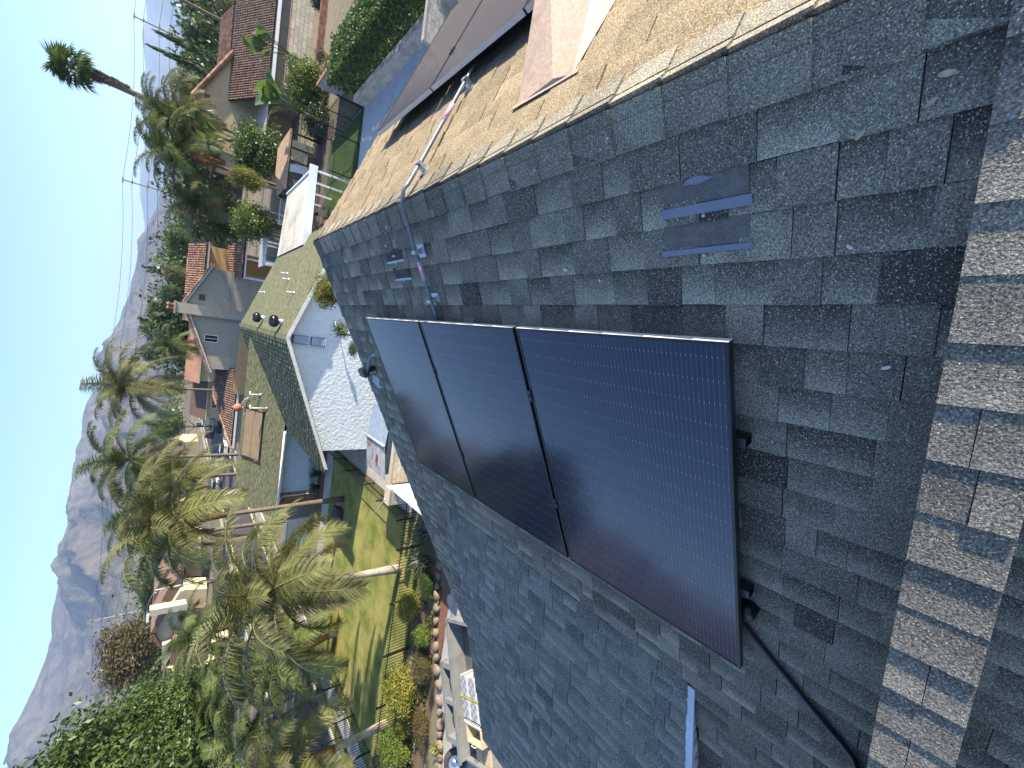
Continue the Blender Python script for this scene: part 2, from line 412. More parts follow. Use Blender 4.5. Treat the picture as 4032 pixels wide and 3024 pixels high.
def panel_meshes():
    W, L, t = 1.134, 1.722, .035
    f = MB()
    for lo, hi in (((0, .002, -t), (W, .012, 0)), ((0, L - .012, -t), (W, L, 0)), ((0, .012, -t), (.012, L - .012, 0)), ((W - .012, .012, -t), (W, L - .012, 0))): f.box(lo, hi)
    g = MB(); g.box((.0125, .0125, -.012), (W - .0125, L - .0125, -.0025))
    bk = MB(); bk.box((.03, .03, -.034), (W - .03, L - .03, -.014))
    global PEm
    ed = MB(); ed.box((.001, 0, -t + .001), (W - .001, .0018, -.001)); PEm = ed.mesh('edge_glint_strip'); PEm.materials.append(mat('painted_sun_glint', (.62, .58, .52), .5, .08, 8))  # sun's glint on the black frame's upslope edge, put into this strip's pale colour
    fm = f.mesh('frame'); gm = g.mesh('glass'); bm_ = bk.mesh('backsheet')
    fm.materials.append(M_black); gm.materials.append(M_cell); bm_.materials.append(M_black)
    return fm, gm, bm_
PFm, PGm, PBm = panel_meshes()
clm = MB(); clm.box((-.016, -.035, -.01), (.016, .035, .006)); clm.lathe([(.007, .006), (.007, .012)], (0, 0, 0), 6); CLm = clm.mesh('clamp'); CLm.materials.append(M_black)
M_dust = None
def panel(label, o, X, Y_, Z_, group, clamps=()):
    e = thing('photovoltaic_module', label, 'solar panel', o, group)
    e.rotation_euler = Matrix((X, Y_, Z_)).transposed().to_euler()
    inst('frame', PFm, e); inst('edge_glint_strip', PEm, e); inst('glass', PGm, e); inst('backsheet', PBm, e)
    for x, y in clamps: inst('clamp', CLm, e, (x, y, .001))
    return e
PT0, PH = .822, .122
lab = ['near dark blue solar panel on the shaded slope, largest in view',
       'middle of the three dark blue solar panels on the shaded slope',
       'far dark blue solar panel on the shaded slope, beside the gable end']
for i in range(3):
    y0 = .607 + i * 1.162
    panel(lab[i], PM(y0, PT0, PH), V((0, 1, 0)), dM, nM, 'dark panels on the shaded slope', [(1.148, .42), (1.148, 1.22)] if i < 2 else [])
lab = ['brown-looking solar panel at the far end of the array on the sunlit slope', 'brown-looking solar panel in the middle of the array on the sunlit slope',
       'brown-looking solar panel cut by the top photo edge on the sunlit slope']
for i in range(3):
    y0 = 4.40 - i * 1.150
    panel(lab[i], PS(y0, 1.12, .135), V((0, -1, 0)), dS, nS, 'panels on the sunlit slope', [(1.142, .40), (1.142, 1.3)] if i < 2 else [])
# rails under the arrays
for PF, d_, n_, T0, y0, y1, h, lb in ((PM, dM, nM, PT0 + .40, .575, 4.07, PH - .037, 'upper black mounting rail under the shaded solar panels'), (PM, dM, nM, PT0 + 1.20, .575, 4.07, PH - .037, 'lower black mounting rail under the shaded solar panels'),
                              (PS, dS, nS, 1.52, .9, 4.38, .098, 'upper mounting rail under the sunlit solar panels'), (PS, dS, nS, 2.42, .9, 4.38, .098, 'lower mounting rail under the sunlit solar panels')):
    e = thing('mounting_rail', lb, 'rail', PF(y0, T0), 'rails under the solar arrays')
    b = MB(); w, t = .042, .003; o = PF(y0, T0, h - .055); L = V((0, y1 - y0, 0))
    for a_, c_ in ((0, t), (w - t, w)): b.obox(o + d_ * a_, d_ * (c_ - a_), L, n_ * .055)
    b.obox(o + d_ * t, d_ * (w - 2 * t), L, n_ * t); b.obox(o + d_ * t + n_ * (.055 - t), d_ * (w - 2 * t), L, n_ * t)
    obj('rail_channel', b, M_black, e)
    for i in range(4):
        yy = y0 + .25 + i * (y1 - y0 - .5) / 3
        b = MB(); b.obox(PF(yy, T0 + .006, .012), V((0, .06, 0)), d_ * .03, n_ * (h - .068)); b.obox(PF(yy - .07, T0 - .06, .0125), V((0, .2, 0)), d_ * .16, n_ * .003)
        obj('roof_foot', b, M_black, e)
# ------------------------------------------------------------------ conduits
M_emt = mat('grey_conduit_paint', (.17, .19, .23), .45, .12, 10, metal=.4)
M_pink = mat('faded_pink_tape', (.55, .30, .42), .6, .15, 20)
e = thing('conduit', 'bent grey electrical conduit crossing the ridge between both solar arrays', 'conduit', PM(2.74, .3))
pts = [PS(2.74, 1.45, .055), PS(2.735, 1.0, .06), PS(2.70, .25, .06), PS(2.68, .06, .068)]
for i in range(6):
    t = i / 5; pts.append(V((RX, 2.68 + .02 * t, RZ)) + dS * (.05 * (1 - t)) + dM * (.05 * t) + V((0, 0, .082)))
pts += [PM(2.71, .08, .068), PM(2.74, .33, .06), PM(2.74, .68, .055), PM(2.74, 1.0, .045)]
b = MB(); b.tube(pts, .0135, 10); obj('pipe', b, M_emt, e, True)
b = MB(); b.tube([PM(2.74, .40, .059), PM(2.74, .53, .057)], .0158, 10); obj('tape', b, M_pink, e, True)
b = MB(); b.tube([PS(2.72, .62, .060), PS(2.725, .78, .060)], .0158, 10); obj('tape', b, M_pink, e, True)
for PF, d_, n_, T in ((PS, dS, nS, 1.0), (PS, dS, nS, .24), (PM, dM, nM, .33), (PM, dM, nM, .68)):
    b = MB(); yy = 2.70 if (PF is PS and T < .5) else 2.735
    b.obox(PF(yy - .05, T - .045, .010), V((0, .10, 0)), d_ * .09, n_ * .004)
    b.obox(PF(yy - .018, T - .02, .014), V((0, .036, 0)), d_ * .04, n_ * .026)
    for s in (-1, 1): b.obox(PF(yy + s * .022 - .004, T - .012, .012), V((0, .008, 0)), d_ * .024, n_ * .070)
    b.obox(PF(yy - .022, T - .012, .0765), V((0, .044, 0)), d_ * .024, n_ * .005)
    b.lathe([(.006, 0), (.006, .02)], PF(yy + .035, T, .014), 6, n_)
    obj('strap', b, M_alu, e)
e = thing('black_conduit', 'thin black flexible conduit running from under the near panel to the roof bank', 'conduit', PM(.4, 2.55))
b = MB(); b.tube([PM(.75, 2.20, .04), PM(.63, 2.33, .03), PM(.47, 2.50, .028), PM(.29, 2.69, .028), PM(.22, 2.75, .03), PM(.175, 2.80, .032), PM(.145, 2.90, .034), PM(.12, 3.15, .034)], .0135, 10)
obj('pipe', b, mat('black_conduit_jacket', (.022, .025, .034), .35, .15, 9, spec=.5), e, True)
b = MB(); b.lathe([(.04, 0), (.04, .05), (.03, .065)], PM(.60, 2.20, .01), 12, nM); obj('fitting', b, M_black, e, True)
# stub conduit with junction body at the gable edge
e = thing('conduit_stub', 'short grey conduit with black junction body beside the far panel', 'conduit', PM(4.6, 1.4))
b = MB(); b.tube([PM(4.05, 1.26, .06), PM(4.28, 1.26, .075), PM(4.40, 1.27, .085), PM(4.50, 1.33, .10), PM(4.60, 1.42, .11), PM(4.72, 1.50, .12)], .0155, 10); obj('pipe', b, M_emt, e, True)
b = MB(); b.tube([PM(4.30, 1.26, .077), PM(4.37, 1.265, .083)], .0165, 10); obj('tape', b, M_pink, e, True)
b = MB(); b.obox(PM(4.70, 1.46, .09), V((0, .17, 0)), dM * .10, nM * .075); obj('junction_body', b, mat('dark_green_grey_enamel', (.035, .045, .045), .4, .2, 9, spec=.5), e, bevel=.012)
b = MB(); b.obox(PM(4.76, 1.47, .01), V((0, .05, 0)), dM * .06, nM * .08); b.obox(PM(4.69, 1.44, .010), V((0, .2, 0)), dM * .14, nM * .005); obj('foot', b, M_black, e)
M_seal = mat('pale_sealant', (.34, .38, .50), .5, .2, 14, bmp=.3, bscale=60)
def blob(c, PF, n_, ry, rt, h, seed):
    r = random.Random(seed); b = MB(); n = 12; ring = []
    for k in range(n):
        t = 2 * math.pi * k / n; s = r.uniform(.72, 1.15); ring.append((c[0] + math.cos(t) * ry * s, c[1] + math.sin(t) * rt * s))
    vs = [PF(y_, T_, .009) for y_, T_ in ring] + [PF(c[0] + (y_ - c[0]) * .75, c[1] + (T_ - c[1]) * .75, .009 + h) for y_, T_ in ring] + [PF(c[0], c[1], .009 + h * 1.1)]
    fs = [(k, (k + 1) % n, n + (k + 1) % n, n + k) for k in range(n)] + [(n + k, n + (k + 1) % n, 2 * n) for k in range(n)]
    return b.add(vs, fs)
tag(obj('sealant_patch', blob((4.83, 1.69), PM, nM, .15, .085, .004, 5), M_seal, None, True), 'pale smooth sealant patch on the shingles between far panel and gable edge', 'sealant')
# ------------------------------------------------------------------ old mount flashings
M_flash = mat('blue_grey_flashing', (.19, .20, .26), .45, .1, 8, spec=.5)
M_fl2 = mat('scuffed_pale_flashing', (.38, .42, .50), .5, .35, 40, bmp=.3)
M_plate = mat('blue_tinted_shingle', (.135, .125, .115), .85, .3, 30, fine=170)
def flashing(label, y0, y1, T, w, mt, grp, seed):
    e = thing('flashing_strip', label, 'flashing', PM((y0 + y1) / 2, T), grp)
    b = MB(); b.obox(PM(y0, T - .012, .0125), dM * w, V((0, y1 - y0, 0)), nM * .004)
    obj('lip', b, mt, e, bevel=.0015)
    b = MB(); b.obox(PM(y0 + .01, T - .10, .0088), dM * .092, V((0, y1 - y0 - .02, 0)), nM * .002); obj('plate', b, M_plate if mt is M_flash else M_sh, e)
    b = MB(); b.lathe([(.007, 0), (.007, .006), (.004, .008)], PM((y0 + y1) / 2, T + w - .004, .012), 8, nM); obj('screw', b, M_alu, e, True)
flashing('upper blue-grey flashing strip near the ridge, right of the near panel', .57, .875, .385, .033, M_flash, 'blue-grey flashing strips', 1)
flashing('lower blue-grey flashing strip next to the near panel edge', .57, .885, .53, .020, M_flash, 'blue-grey flashing strips', 2)
flashing('small scuffed white flashing strip beside the conduit, nearer the ridge', 3.05, 3.37, .372, .018, M_fl2, 'scuffed white flashing strips', 3)
flashing('small scuffed white flashing strip beside the conduit, nearer the panels', 3.02, 3.32, .515, .018, M_fl2, 'scuffed white flashing strips', 4)
b = blob((.74, .300), PM, nM, .055, .016, .008, 8)
tag(obj('sealant_lump', b, M_flash, None, True), 'dark blue-grey lump of roof sealant above the upper flashing strip', 'sealant')
tag(obj('sealant_lump', blob((3.22, .325), PM, nM, .035, .012, .006, 9), M_fl2, None, True), 'small pale lump of sealant above the scuffed flashing strip', 'sealant')
# ------------------------------------------------------------------ tan sheet-metal dormer vent on the sunny slope
M_tanm = mat('tan_painted_sheet_metal', (.40, .29, .21), .55, .12, 2.5, fine=60, dirt=(.30, .22, .17), dscale=5, spec=.4)
e = thing('dormer_vent', 'tan sheet-metal roof vent hood on the sunlit slope beside the brown panels', 'roof vent', PS(1.6, .5))
A_, B_ = PS(1.80, .37, .012), PS(1.42, .37, .012); C_, D_ = PS(1.30, 1.5, .012), A_ + V((1.05, .10, -.10)); F_ = PS(1.9, 1.5, .012)
Cm = PS(1.395, .60, .012); E1, E2 = (A_ * .30 + B_ * .70) + V((.02, 0, .012)), D_ * .35 + C_ * .65 + V((0, 0, .10))
b = MB(); b.add([A_, B_, Cm, C_, E2, D_, E1, F_], [(6, 0, 5, 4), (1, 6, 4, 2), (2, 4, 3), (0, 7, 5), (7, 3, 4, 5), (0, 6, 1), (0, 1, 2, 3, 7)])
obj('hood', b, M_tanm, e)
b = MB(); b.obox(PS(1.38, .355, .0125), dS * .02, V((0, .46, 0)), nS * .004); obj('flange', b, M_tanm, e)
# fallen leaves and bits lying on the shaded slope
M_leafd = mat('bleached_dry_leaf', (.62, .60, .56), .8, .25, 60)
M_leafb = mat('brown_dry_leaf', (.42, .33, .22), .8, .25, 60)
def photo_on_main(px, py, h=.012):
    r = ray(px, py); o = V((RX, 0, RZ)) + nM * h; k = nM.dot(o - CAM) / nM.dot(r); q = CAM + r * k - V((RX, 0, RZ)) - nM * h
    return q.y, q.dot(dM)
lf = [(2227, 1061, .014, 0, 'white oval dry leaf in the middle of the shaded slope'), (3490, 1446, .012, 0, 'white sliver of dry leaf below the near panel'), (3732, 288, .016, 1, 'curled tan dry leaf nearest the ridge at the roof bank'),
      (3670, 401, .012, 1, 'small tan crumb of leaf beside the roof bank'), (3388, 531, .014, 1, 'tiny pale crumb right of the flashing strips'), (2363, 1105, .008, 0, 'tiny white chip left of the near panel'), (3347, 972, .010, 0, 'white chip on dark shingles right of the near panel')]
for i, (px, py, s, k, lb) in enumerate(lf):
    y, T = photo_on_main(px, py); r = random.Random(i); a = r.uniform(0, 3.14); b = MB(); n = 8
    ring = [(math.cos(2 * math.pi * q / n) * s, math.sin(2 * math.pi * q / n) * s * .45) for q in range(n)]
    vs = []
    for h in (0.0, .002):
        for u, v in ring: vs.append(PM(y + u * math.cos(a) - v * math.sin(a), T + u * math.sin(a) + v * math.cos(a), .014 + h + abs(v) * .35))
    b.add(vs, [tuple(range(n))[::-1], tuple(range(n, 2 * n))] + [(q, (q + 1) % n, n + (q + 1) % n, n + q) for q in range(n)])
    tag(obj('dry_leaf', b, M_leafb if k else M_leafd), lb, 'leaf', 'dry leaves on the shaded slope')
# ================================================================== GROUND, STREET, LAWNS
def grass_mat(name, lo, hi, dry):
    m, n, l, b = nt(name); p = gpos(n)
    c = ramp(n, l, noi(n, l, 26, 4, .75, p), [(.3, lo), (.7, hi)])
    c = mixc(n, l, ramp(n, l, noi(n, l, .55, 5, .65, p), [(.38, (0,) * 3), (.60, (.85,) * 3)]), c, dry)
    l.new(c, b.inputs['Base Color']); b.inputs['Roughness'].default_value = .9; b.inputs['Specular IOR Level'].default_value = .15
    bump(n, l, b, noi(n, l, 60, 3, .7, p), .9, .05); return m
M_ground = mat('dry_suburban_ground', (.21, .17, .115), .95, .35, .05, fine=2.0, dirt=(.10, .105, .05), dscale=.03)
M_grass = grass_mat('lawn_grass', (.085, .125, .026), (.20, .235, .050), (.36, .32, .11))
M_turf = grass_mat('dark_turf', (.030, .065, .022), (.055, .10, .030), (.07, .11, .035))
M_asph = mat('asphalt', (.085, .083, .080), .9, .25, .4, fine=25, bmp=.3, bscale=80)
M_conc = mat('concrete', (.40, .37, .33), .85, .15, .7, fine=14, bmp=.2, bscale=40, dirt=(.26, .24, .21), dscale=.8)
M_deckc = mat('pool_deck_concrete', (.42, .43, .45), .85, .10, .8, fine=20, dirt=(.33, .34, .36), dscale=1.2)
M_soil = mat('brown_garden_soil', (.16, .105, .065), .95, .35, 4, fine=25, bmp=.7, bscale=25, bdist=.04)
M_mulch = mat('red_bark_mulch', (.20, .095, .06), .95, .45, 12, fine=45, bmp=.9, bscale=35, bdist=.04)
M_gravel = mat('pale_gravel', (.42, .38, .36), .95, .4, 30, fine=60, bmp=.8, bscale=50, bdist=.03)
def sheet(name, x0, y0, x1, y1, z, m, th=None):
    b = MB()
    if th: b.box((x0, y0, z - th), (x1, y1, z))
    else:
        nx = max(1, int((x1 - x0) / 2)); b.add([(x0, y0, z), (x1, y0, z), (x1, y1, z), (x0, y1, z)], [(0, 1, 2, 3)])
    return tag(obj(name, b, m), kind='structure')
b = MB(); b.add([(-9200, -390, 0), (9200, -390, 0), (9200, 11400, 0), (-9200, 11400, 0)], [(0, 1, 2, 3)])
tag(obj('ground', b, M_ground), kind='structure')
sheet('street', -36, -60, -25.25, 420, .008, M_asph)
sheet('sidewalk', -23.9, -30, -22.4, 420, .10, M_conc, .1)
sheet('kerb', -25.25, -60, -25.0, 420, .13, M_conc, .13)
sheet('far_kerb', -36.25, -60, -36, 420, .13, M_conc, .13)
sheet('far_sidewalk', -39.5, -60, -38.2, 420, .10, M_conc, .1)
sheet('verge', -25.0, -30, -23.9, 420, .05, M_grass, .05)
sheet('far_verge', -38.2, -60, -36.25, 420, .05, M_grass, .05)
sheet('front_lawn', -22.4, 15.35, -8.45, 28.7, .06, M_grass, .06)
sheet('front_walk', -22.4, 28.7, -8.2, 30.1, .09, M_conc, .09)
sheet('porch_bed', -14, 30.1, -7, 32.2, .05, M_soil, .05)
sheet('driveway', -8.2, 16.9, -6.4, 29, .04, M_conc, .04)
sheet('garden_bed', -22.4, 13.0, -8.6, 15.3, .05, M_soil, .05)
sheet('mulch_bed', -12.6, 12.75, -8.6, 13.25, .062, M_mulch, .06)
sheet('gravel_strip', -14.5, 11.9, -6.4, 12.75, .05, M_gravel, .05)
sheet('side_yard_paving', -22, -6, -5.4, 11.9, .03, M_conc, .03)
sheet('pool_deck', 5.2, 17.0, 15.3, 30.6, .05, M_deckc, .05)
sheet('turf', 9.0, 30.7, 15.3, 38.3, .06, M_turf, .06)
b = MB()
def brickpatio():
    e = thing('brick_patio', 'dark brick-paved patio between the turf and the gazebo', 'patio', (13, 40.5, 0))
    m = mat('dark_paver', (.095, .078, .070), .85, .3, 3, fine=20); r = random.Random(2); me = []
    for k in range(4):
        q = MB(); q.box((0, 0, 0), (.58, .27, .07 + .004 * k)); mm = q.mesh('paver'); mm.materials.append(mat('paver_tone', tuple(c * f for c, f in zip((.11, .085, .075), [(.7,) * 3, (1,) * 3, (1.5, 1.4, 1.3), (1.15, 1, .95)][k])), .85, .2, 3)); me.append(mm)
    q = MB(); q.box((8.6, 38.32, 0), (17.0, 43.0, .055)); obj('bedding', q, M_soil, e)
    for j in range(15):
        for i in range(14):
            inst('paver', r.choice(me), e, (8.62 + i * .6 + (j % 2) * .3 - 13, 38.34 + j * .31 - 40.5, 0))
brickpatio()
# ================================================================== builders for walls, fences, roofs
def block_wall(name, label, p0, p1, h, th, mt, bw=.4, bh=.2, cap=None, caph=.06, nind=300, cat='wall', core=None, joint=.012):
    p0, p1 = V(p0), V(p1); d = (p1 - p0); L = d.length; d.normalize(); s = V((-d.y, d.x, 0))
    e = thing(name, label, cat, (p0 + p1) / 2)
    b = MB(); b.obox(p0 - s * (th / 2 - .012) + d * .01, d * (L - .02), s * (th - .024), V((0, 0, h - .01))); obj('mortar_core', b, core or M_mortar, e)
    r = random.Random(int(L * 100)); P = []
    for j in range(int(h / bh + .01)):
        u = -(j % 2) * bw / 2
        while u < L - .02:
            a, c = max(0, u) + joint / 2, min(L, u + bw) - joint / 2; u += bw
            if c - a < .04: continue
            q = .0 + r.uniform(-.004, .004); o = p0 + d * a - s * (th / 2 + q) + V((0, 0, j * bh + .006)); t = r.random()
            x = [o, o + d * (c - a), o + d * (c - a) + s * (th + 2 * q), o + s * (th + 2 * q)]
            P.append((x + [k + V((0, 0, bh - joint)) for k in x], [t] * 8, o))
    lay(P, mt, e, nind, 'block', 'block_field')
    if cap:
        b = MB(); n = max(1, int(L / bw))
        for i in range(n):
            b = MB(); b.obox(p0 + d * (L * i / n + .004) - s * (th / 2 + .02) + V((0, 0, h)), d * (L / n - .008), s * (th + .04), V((0, 0, caph))); obj('cap_block', b, cap, e)
    return e
def tone_mat(name, lo, hi, rough=.85, fine=18, bmp=.3, var=.25):
    m, n, l, b = nt(name); p = gpos(n); at = n.new('ShaderNodeAttribute'); at.attribute_name = 'tone'
    c = ramp(n, l, at.outputs['Fac'], [(0, lo), (1, hi)])
    c = mixc(n, l, .35, c, ramp(n, l, noi(n, l, fine, 3, .65, p), [(.3, (.3,) * 3), (.7, (.72,) * 3)]), 'OVERLAY')
    c = mixc(n, l, .25, c, ramp(n, l, noi(n, l, 1.1, 5, .65, p), [(.3, (.25,) * 3), (.7, (.75,) * 3)]), 'OVERLAY')
    l.new(c, b.inputs['Base Color']); b.inputs['Roughness'].default_value = rough; b.inputs['Specular IOR Level'].default_value = .25
    if bmp: bump(n, l, b, noi(n, l, fine * 2, 3, .6, p), bmp, .01)
    return m
M_mortar = mat('mortar', (.30, .28, .25), .95, .15, 5)
M_blk = tone_mat('grey_concrete_block', (.34, .32, .29), (.46, .43, .39))
M_blky = tone_mat('tan_concrete_block', (.46, .40, .30), (.58, .51, .39))
M_iron = mat('black_iron', (.014, .014, .016), .45, .2, 9, spec=.45)
def iron_fence(label, p0, p1, h, sp=.14, post=2.45, group=None, mt=None, z0=0.0):
    p0, p1 = V(p0), V(p1); d = p1 - p0; L = d.length; d.normalize(); mt = mt or M_iron
    e = thing('iron_fence', label, 'fence', p0, group)
    q = MB(); q.box((-.009, -.009, z0 + .06), (.009, .009, z0 + h)); pk = q.mesh('picket'); pk.materials.append(mt)
    q = MB(); q.box((-.032, -.032, 0), (.032, .032, z0 + h + .08)); q.box((-.04, -.04, z0 + h + .08), (.04, .04, z0 + h + .11)); pm = q.mesh('post'); pm.materials.append(mt)
    a = math.atan2(d.y, d.x)
    for i in range(int(L / sp) + 1):
        if (i * sp) % post > .03: inst('picket', pk, e, d * (i * sp), (0, 0, a))
    for i in range(int(L / post) + 1): inst('post', pm, e, d * (i * post), (0, 0, a))
    for z in (.16, h - .12):
        b = MB(); b.bar(p0 + V((0, 0, z0 + z)), p1 + V((0, 0, z0 + z)), .022, .035); obj('rail', b, mt, e)
    return e
def slab(b, a, c, d_, e_, t):     # four corners of the top face, thickness t downwards
    a, c, d_, e_ = V(a), V(c), V(d_), V(e_); o = V((0, 0, -t)); return b.hexa([a + o, c + o, d_ + o, e_ + o, a, c, d_, e_])
def roof_tabs(parent, a, c, d_, expo, mt, nind, lift, tw, rng, length=None):
    """shingle rows on the plane with top edge a->c and down edge a->d_"""
    a, c, d_ = V(a), V(c), V(d_); U = (c - a); W = (d_ - a); wl_, ll = U.length, W.length; U.normalize(); W.normalize(); N = U.cross(W)
    if N.z < 0: N.negate()
    lay(tabs(a + N * .004, U, W, N, ll, wl_, expo, rng, tw=tw, lift=lift, tooth=lift * .5, shade=.25, gap=.012, thick_top=.004), mt, parent, nind)
def tiles(parent, a, c, d_, mt, expo=.40, tw=.28, hgt=.085, keep=None):
    a, c, d_ = V(a), V(c), V(d_); U = (c - a); W = (d_ - a); wl_, ll = U.length, W.length; U.normalize(); W.normalize(); N = U.cross(W)
    if N.z < 0: N.negate()
    b = MB(); r = random.Random(int(wl_ * 77))
    for j in range(int(ll / expo)):
        for i in range(int(wl_ / tw)):
            if keep and not keep((i + .5) * tw, (j + .5) * expo): continue
            o = a + U * (i * tw) + W * (j * expo) + N * .02; t = r.random(); vs = []
            for k, (w0, dz) in enumerate(((0, 0), (1, .045))):
                for s in range(6):
                    th = math.pi * s / 5; vs.append(o + U * (tw * (.5 - .42 * math.cos(th))) + W * (expo * (w0 * 1.06)) + N * (math.sin(th) * hgt + dz))
            b.add(vs, [(s, s + 1, 7 + s, 6 + s) for s in range(5)] + [(6, 7, 8, 9, 10, 11)], t)
    return tag(obj('tile_field', b, mt, parent), kind='stuff')
# ================================================================== BLUE NEIGHBOUR HOUSE
M_blue = mat('pale_blue_rough_stucco', (.58, .65, .72), .95, .06, 1.2, bmp=1.0, bscale=7, bdist=.05)
def stucco_rough():
    m, n, l, b = nt('pale_blue_trowelled_stucco'); p = gpos(n)
    c = ramp(n, l, noi(n, l, 3, 5, .6, p), [(.3, (.60, .68, .75)), (.7, (.68, .75, .81))]); l.new(c, b.inputs['Base Color']); b.inputs['Roughness'].default_value = .95
    b.inputs['Specular IOR Level'].default_value = .1
    w = noi(n, l, 5.5, 5, .62, p); w2 = noi(n, l, 18, 3, .6, p)
    ad = n.new('ShaderNodeMath'); ad.operation = 'MULTIPLY_ADD'; ad.inputs[1].default_value = .3; l.new(w2, ad.inputs[0]); l.new(w, ad.inputs[2])
    bump(n, l, b, ad.outputs[0], .8, .09); return m
M_blue2 = stucco_rough()
M_green = shingle_mat('green_asphalt_shingle', (.070, .076, .042), (.165, .168, .100), 60, False)
M_fasc = mat('white_fascia', (.66, .66, .66), .6, .1, 3, bmp=.15, dirt=(.5, .49, .47), dscale=2)
rng = random.Random(8)
bh = thing('blue_house', 'pale blue stucco house with green shingle roof, directly beyond the gable end', 'house', (-.8, 30, 0))
PX, PZ, SL = -.8, 5.02, .363
def zl(x): return PZ - SL * abs(x - PX)
b = MB(); y0, y1 = 22.52, 39.4
b.prism([(-6.6, y0, 0), (5.0, y0, 0), (5.0, y0, zl(5.0) - .16), (PX, y0, PZ - .16), (-6.6, y0, zl(-6.6) - .16)], (0, y1 - y0, 0))
obj('wall', b, M_blue2, bh)
b = MB(); b.box((-12.3, 32.0, 0), (-6.62, 38.3, 2.72)); obj('wing_wall', b, M_blue, bh)
gx = 22.1
for sx, xe in ((-1, -7.5), (1, 5.9)):
    b = MB(); p = [V((PX, gx, PZ)), V((PX, 40, PZ)), V((xe, 40, zl(xe))), V((xe, gx, zl(xe)))]
    slab(b, *(p if sx < 0 else p[::-1]), .09); rf = obj('roof', b, M_deck, bh)
    if sx < 0:
        roof_tabs(rf, p[0], p[1], p[3], .27, M_green, 300, .060, (.16, .4), rng)
    else:
        roof_tabs(rf, p[0], p[1], p[3], .16, M_green, 100, .012, (.2, .45), rng)
    b = MB(); b.obox(V((PX - sx * -.0, gx - .035, PZ - .155)), V((xe - PX, 0, zl(xe) - PZ)), V((0, .03, 0)), V((0, 0, .165))); obj('rake_fascia', b, M_fasc, bh)
    b = MB(); b.box((xe - .02, gx, zl(xe) - .17), (xe + .015, 40, zl(xe) - .012)); obj('eave_fascia', b, M_fasc, bh)
b = MB()
for i in range(60):
    yy = gx + i * .3; b.hexa([V((PX - .16, yy, PZ - .04)), V((PX + .16, yy, PZ - .04)), V((PX + .16, yy + .32, PZ - .04)), V((PX - .16, yy + .32, PZ - .04)), V((PX - .15, yy, PZ + .015)), V((PX + .15, yy, PZ + .015)), V((PX + .03, yy + .31, PZ + .05)), V((PX - .03, yy + .31, PZ + .05))], .4 + .3 * rng.random())
obj('ridge_caps', b, M_green, bh)
# the wing with its own ridge along x
ez, rz_, ey, ry = 2.86, 4.86, 31.1, 35.2
b = MB(); slab(b, (-13.9, ry, rz_), (PX, ry, rz_), (PX, ey, ez), (-13.9, ey, ez), .09); slab(b, (-13.9, ry, rz_), (-13.9, 39.3, ez), (PX, 39.3, ez), (PX, ry, rz_), .09)
rf = obj('wing_roof', b, M_deck, bh)
lay([q for q in tabs(V((-13.9, ry, rz_ + .004)), V((1, 0, 0)), V((0, ey - ry, ez - rz_)).normalized(), V((0, .43, .9)) * 0 + V((0, -(rz_ - ez), ry - ey)).normalized(), 4.56, 12.4, .165, rng, tw=(.18, .42), lift=.016, tooth=.01, shade=.3, gap=.012, thick_top=.004) if q[2].z > zl(q[2].x) - .05 or q[2].x < -7.5], M_green, rf, 300)
b = MB(); b.box((-13.9, ey - .03, ez - .17), (-7.55, ey, ez + .012)); obj('eave_fascia', b, M_white, bh)
b = MB(); b.tube([(-13.9, ey - .09, ez - .05), (-7.6, ey - .09, ez - .03)], .055, 8); obj('gutter', b, M_white, bh, True)
b = MB(); b.prism([(-12.28, 32.02, 2.72), (-12.28, 38.28, 2.72), (-12.28, 35.2, 4.7)], (.25, 0, 0)); obj('wing_gable', b, M_blue, bh)
# red brick pier and dark porch at the wing end
M_rbrick = tone_mat('red_brick', (.16, .065, .045), (.30, .15, .11), fine=30)
b = MB(); r_ = random.Random(4)
q = MB(); q.box((-13.35, 31.75, 0), (-12.36, 32.2, 2.7)); obj('brick_pier_core', q, M_mortar, bh)
for j in range(30):
    for i in range(5):
        o = -13.36 + i * .205 - (j % 2) * .1; b = MB(); b.box((max(o, -13.37), 31.735, j * .09 + .006), (min(o + .195, -12.35), 31.80, j * .09 + .082), r_.random()); obj('brick', b, M_rbrick, bh)
b = MB(); b.box((-12.345, 31.90, 0), (-12.22, 31.99, 2.7)); obj('corner_board', b, M_white, bh)
b = MB(); b.tube([(-12.9, 31.0, 2.8), (-12.6, 31.5, 2.55), (-12.55, 31.68, 2.3), (-12.55, 31.70, .1)], .04, 8); obj('downspout', b, M_white, bh, True)
# gable louvres: two stacks of slats
M_louv = mat('blue_grey_louvre', (.46, .54, .64), .7, .1, 4)
for zt in (4.66, 3.82):
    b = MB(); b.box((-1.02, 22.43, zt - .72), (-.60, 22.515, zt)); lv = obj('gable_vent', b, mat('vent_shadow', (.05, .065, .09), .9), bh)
    for k in range(8):
        b = MB(); z = zt - .06 - k * .085; b.hexa([V((-1.0, 22.35, z - .05)), V((-.62, 22.35, z - .05)), V((-.62, 22.43, z + .0)), V((-1.0, 22.43, z + .0)), V((-1.0, 22.35, z - .03)), V((-.62, 22.35, z - .03)), V((-.62, 22.43, z + .02)), V((-1.0, 22.43, z + .02))]); obj('slat', b, M_louv, lv)
# floodlight bracket on the wall
b = MB(); b.tube([(.35, 22.51, 2.72), (.30, 22.3, 2.78), (.10, 22.2, 2.80), (-.05, 22.1, 2.72)], .025, 8); b.tube([(-.05, 22.1, 2.74), (-.22, 22.05, 2.60)], [.05, .085], 10); b.tube([(.1, 22.2, 2.80), (.12, 22.0, 2.66)], [.045, .08], 10)
obj('floodlight', b, M_white, bh, True)
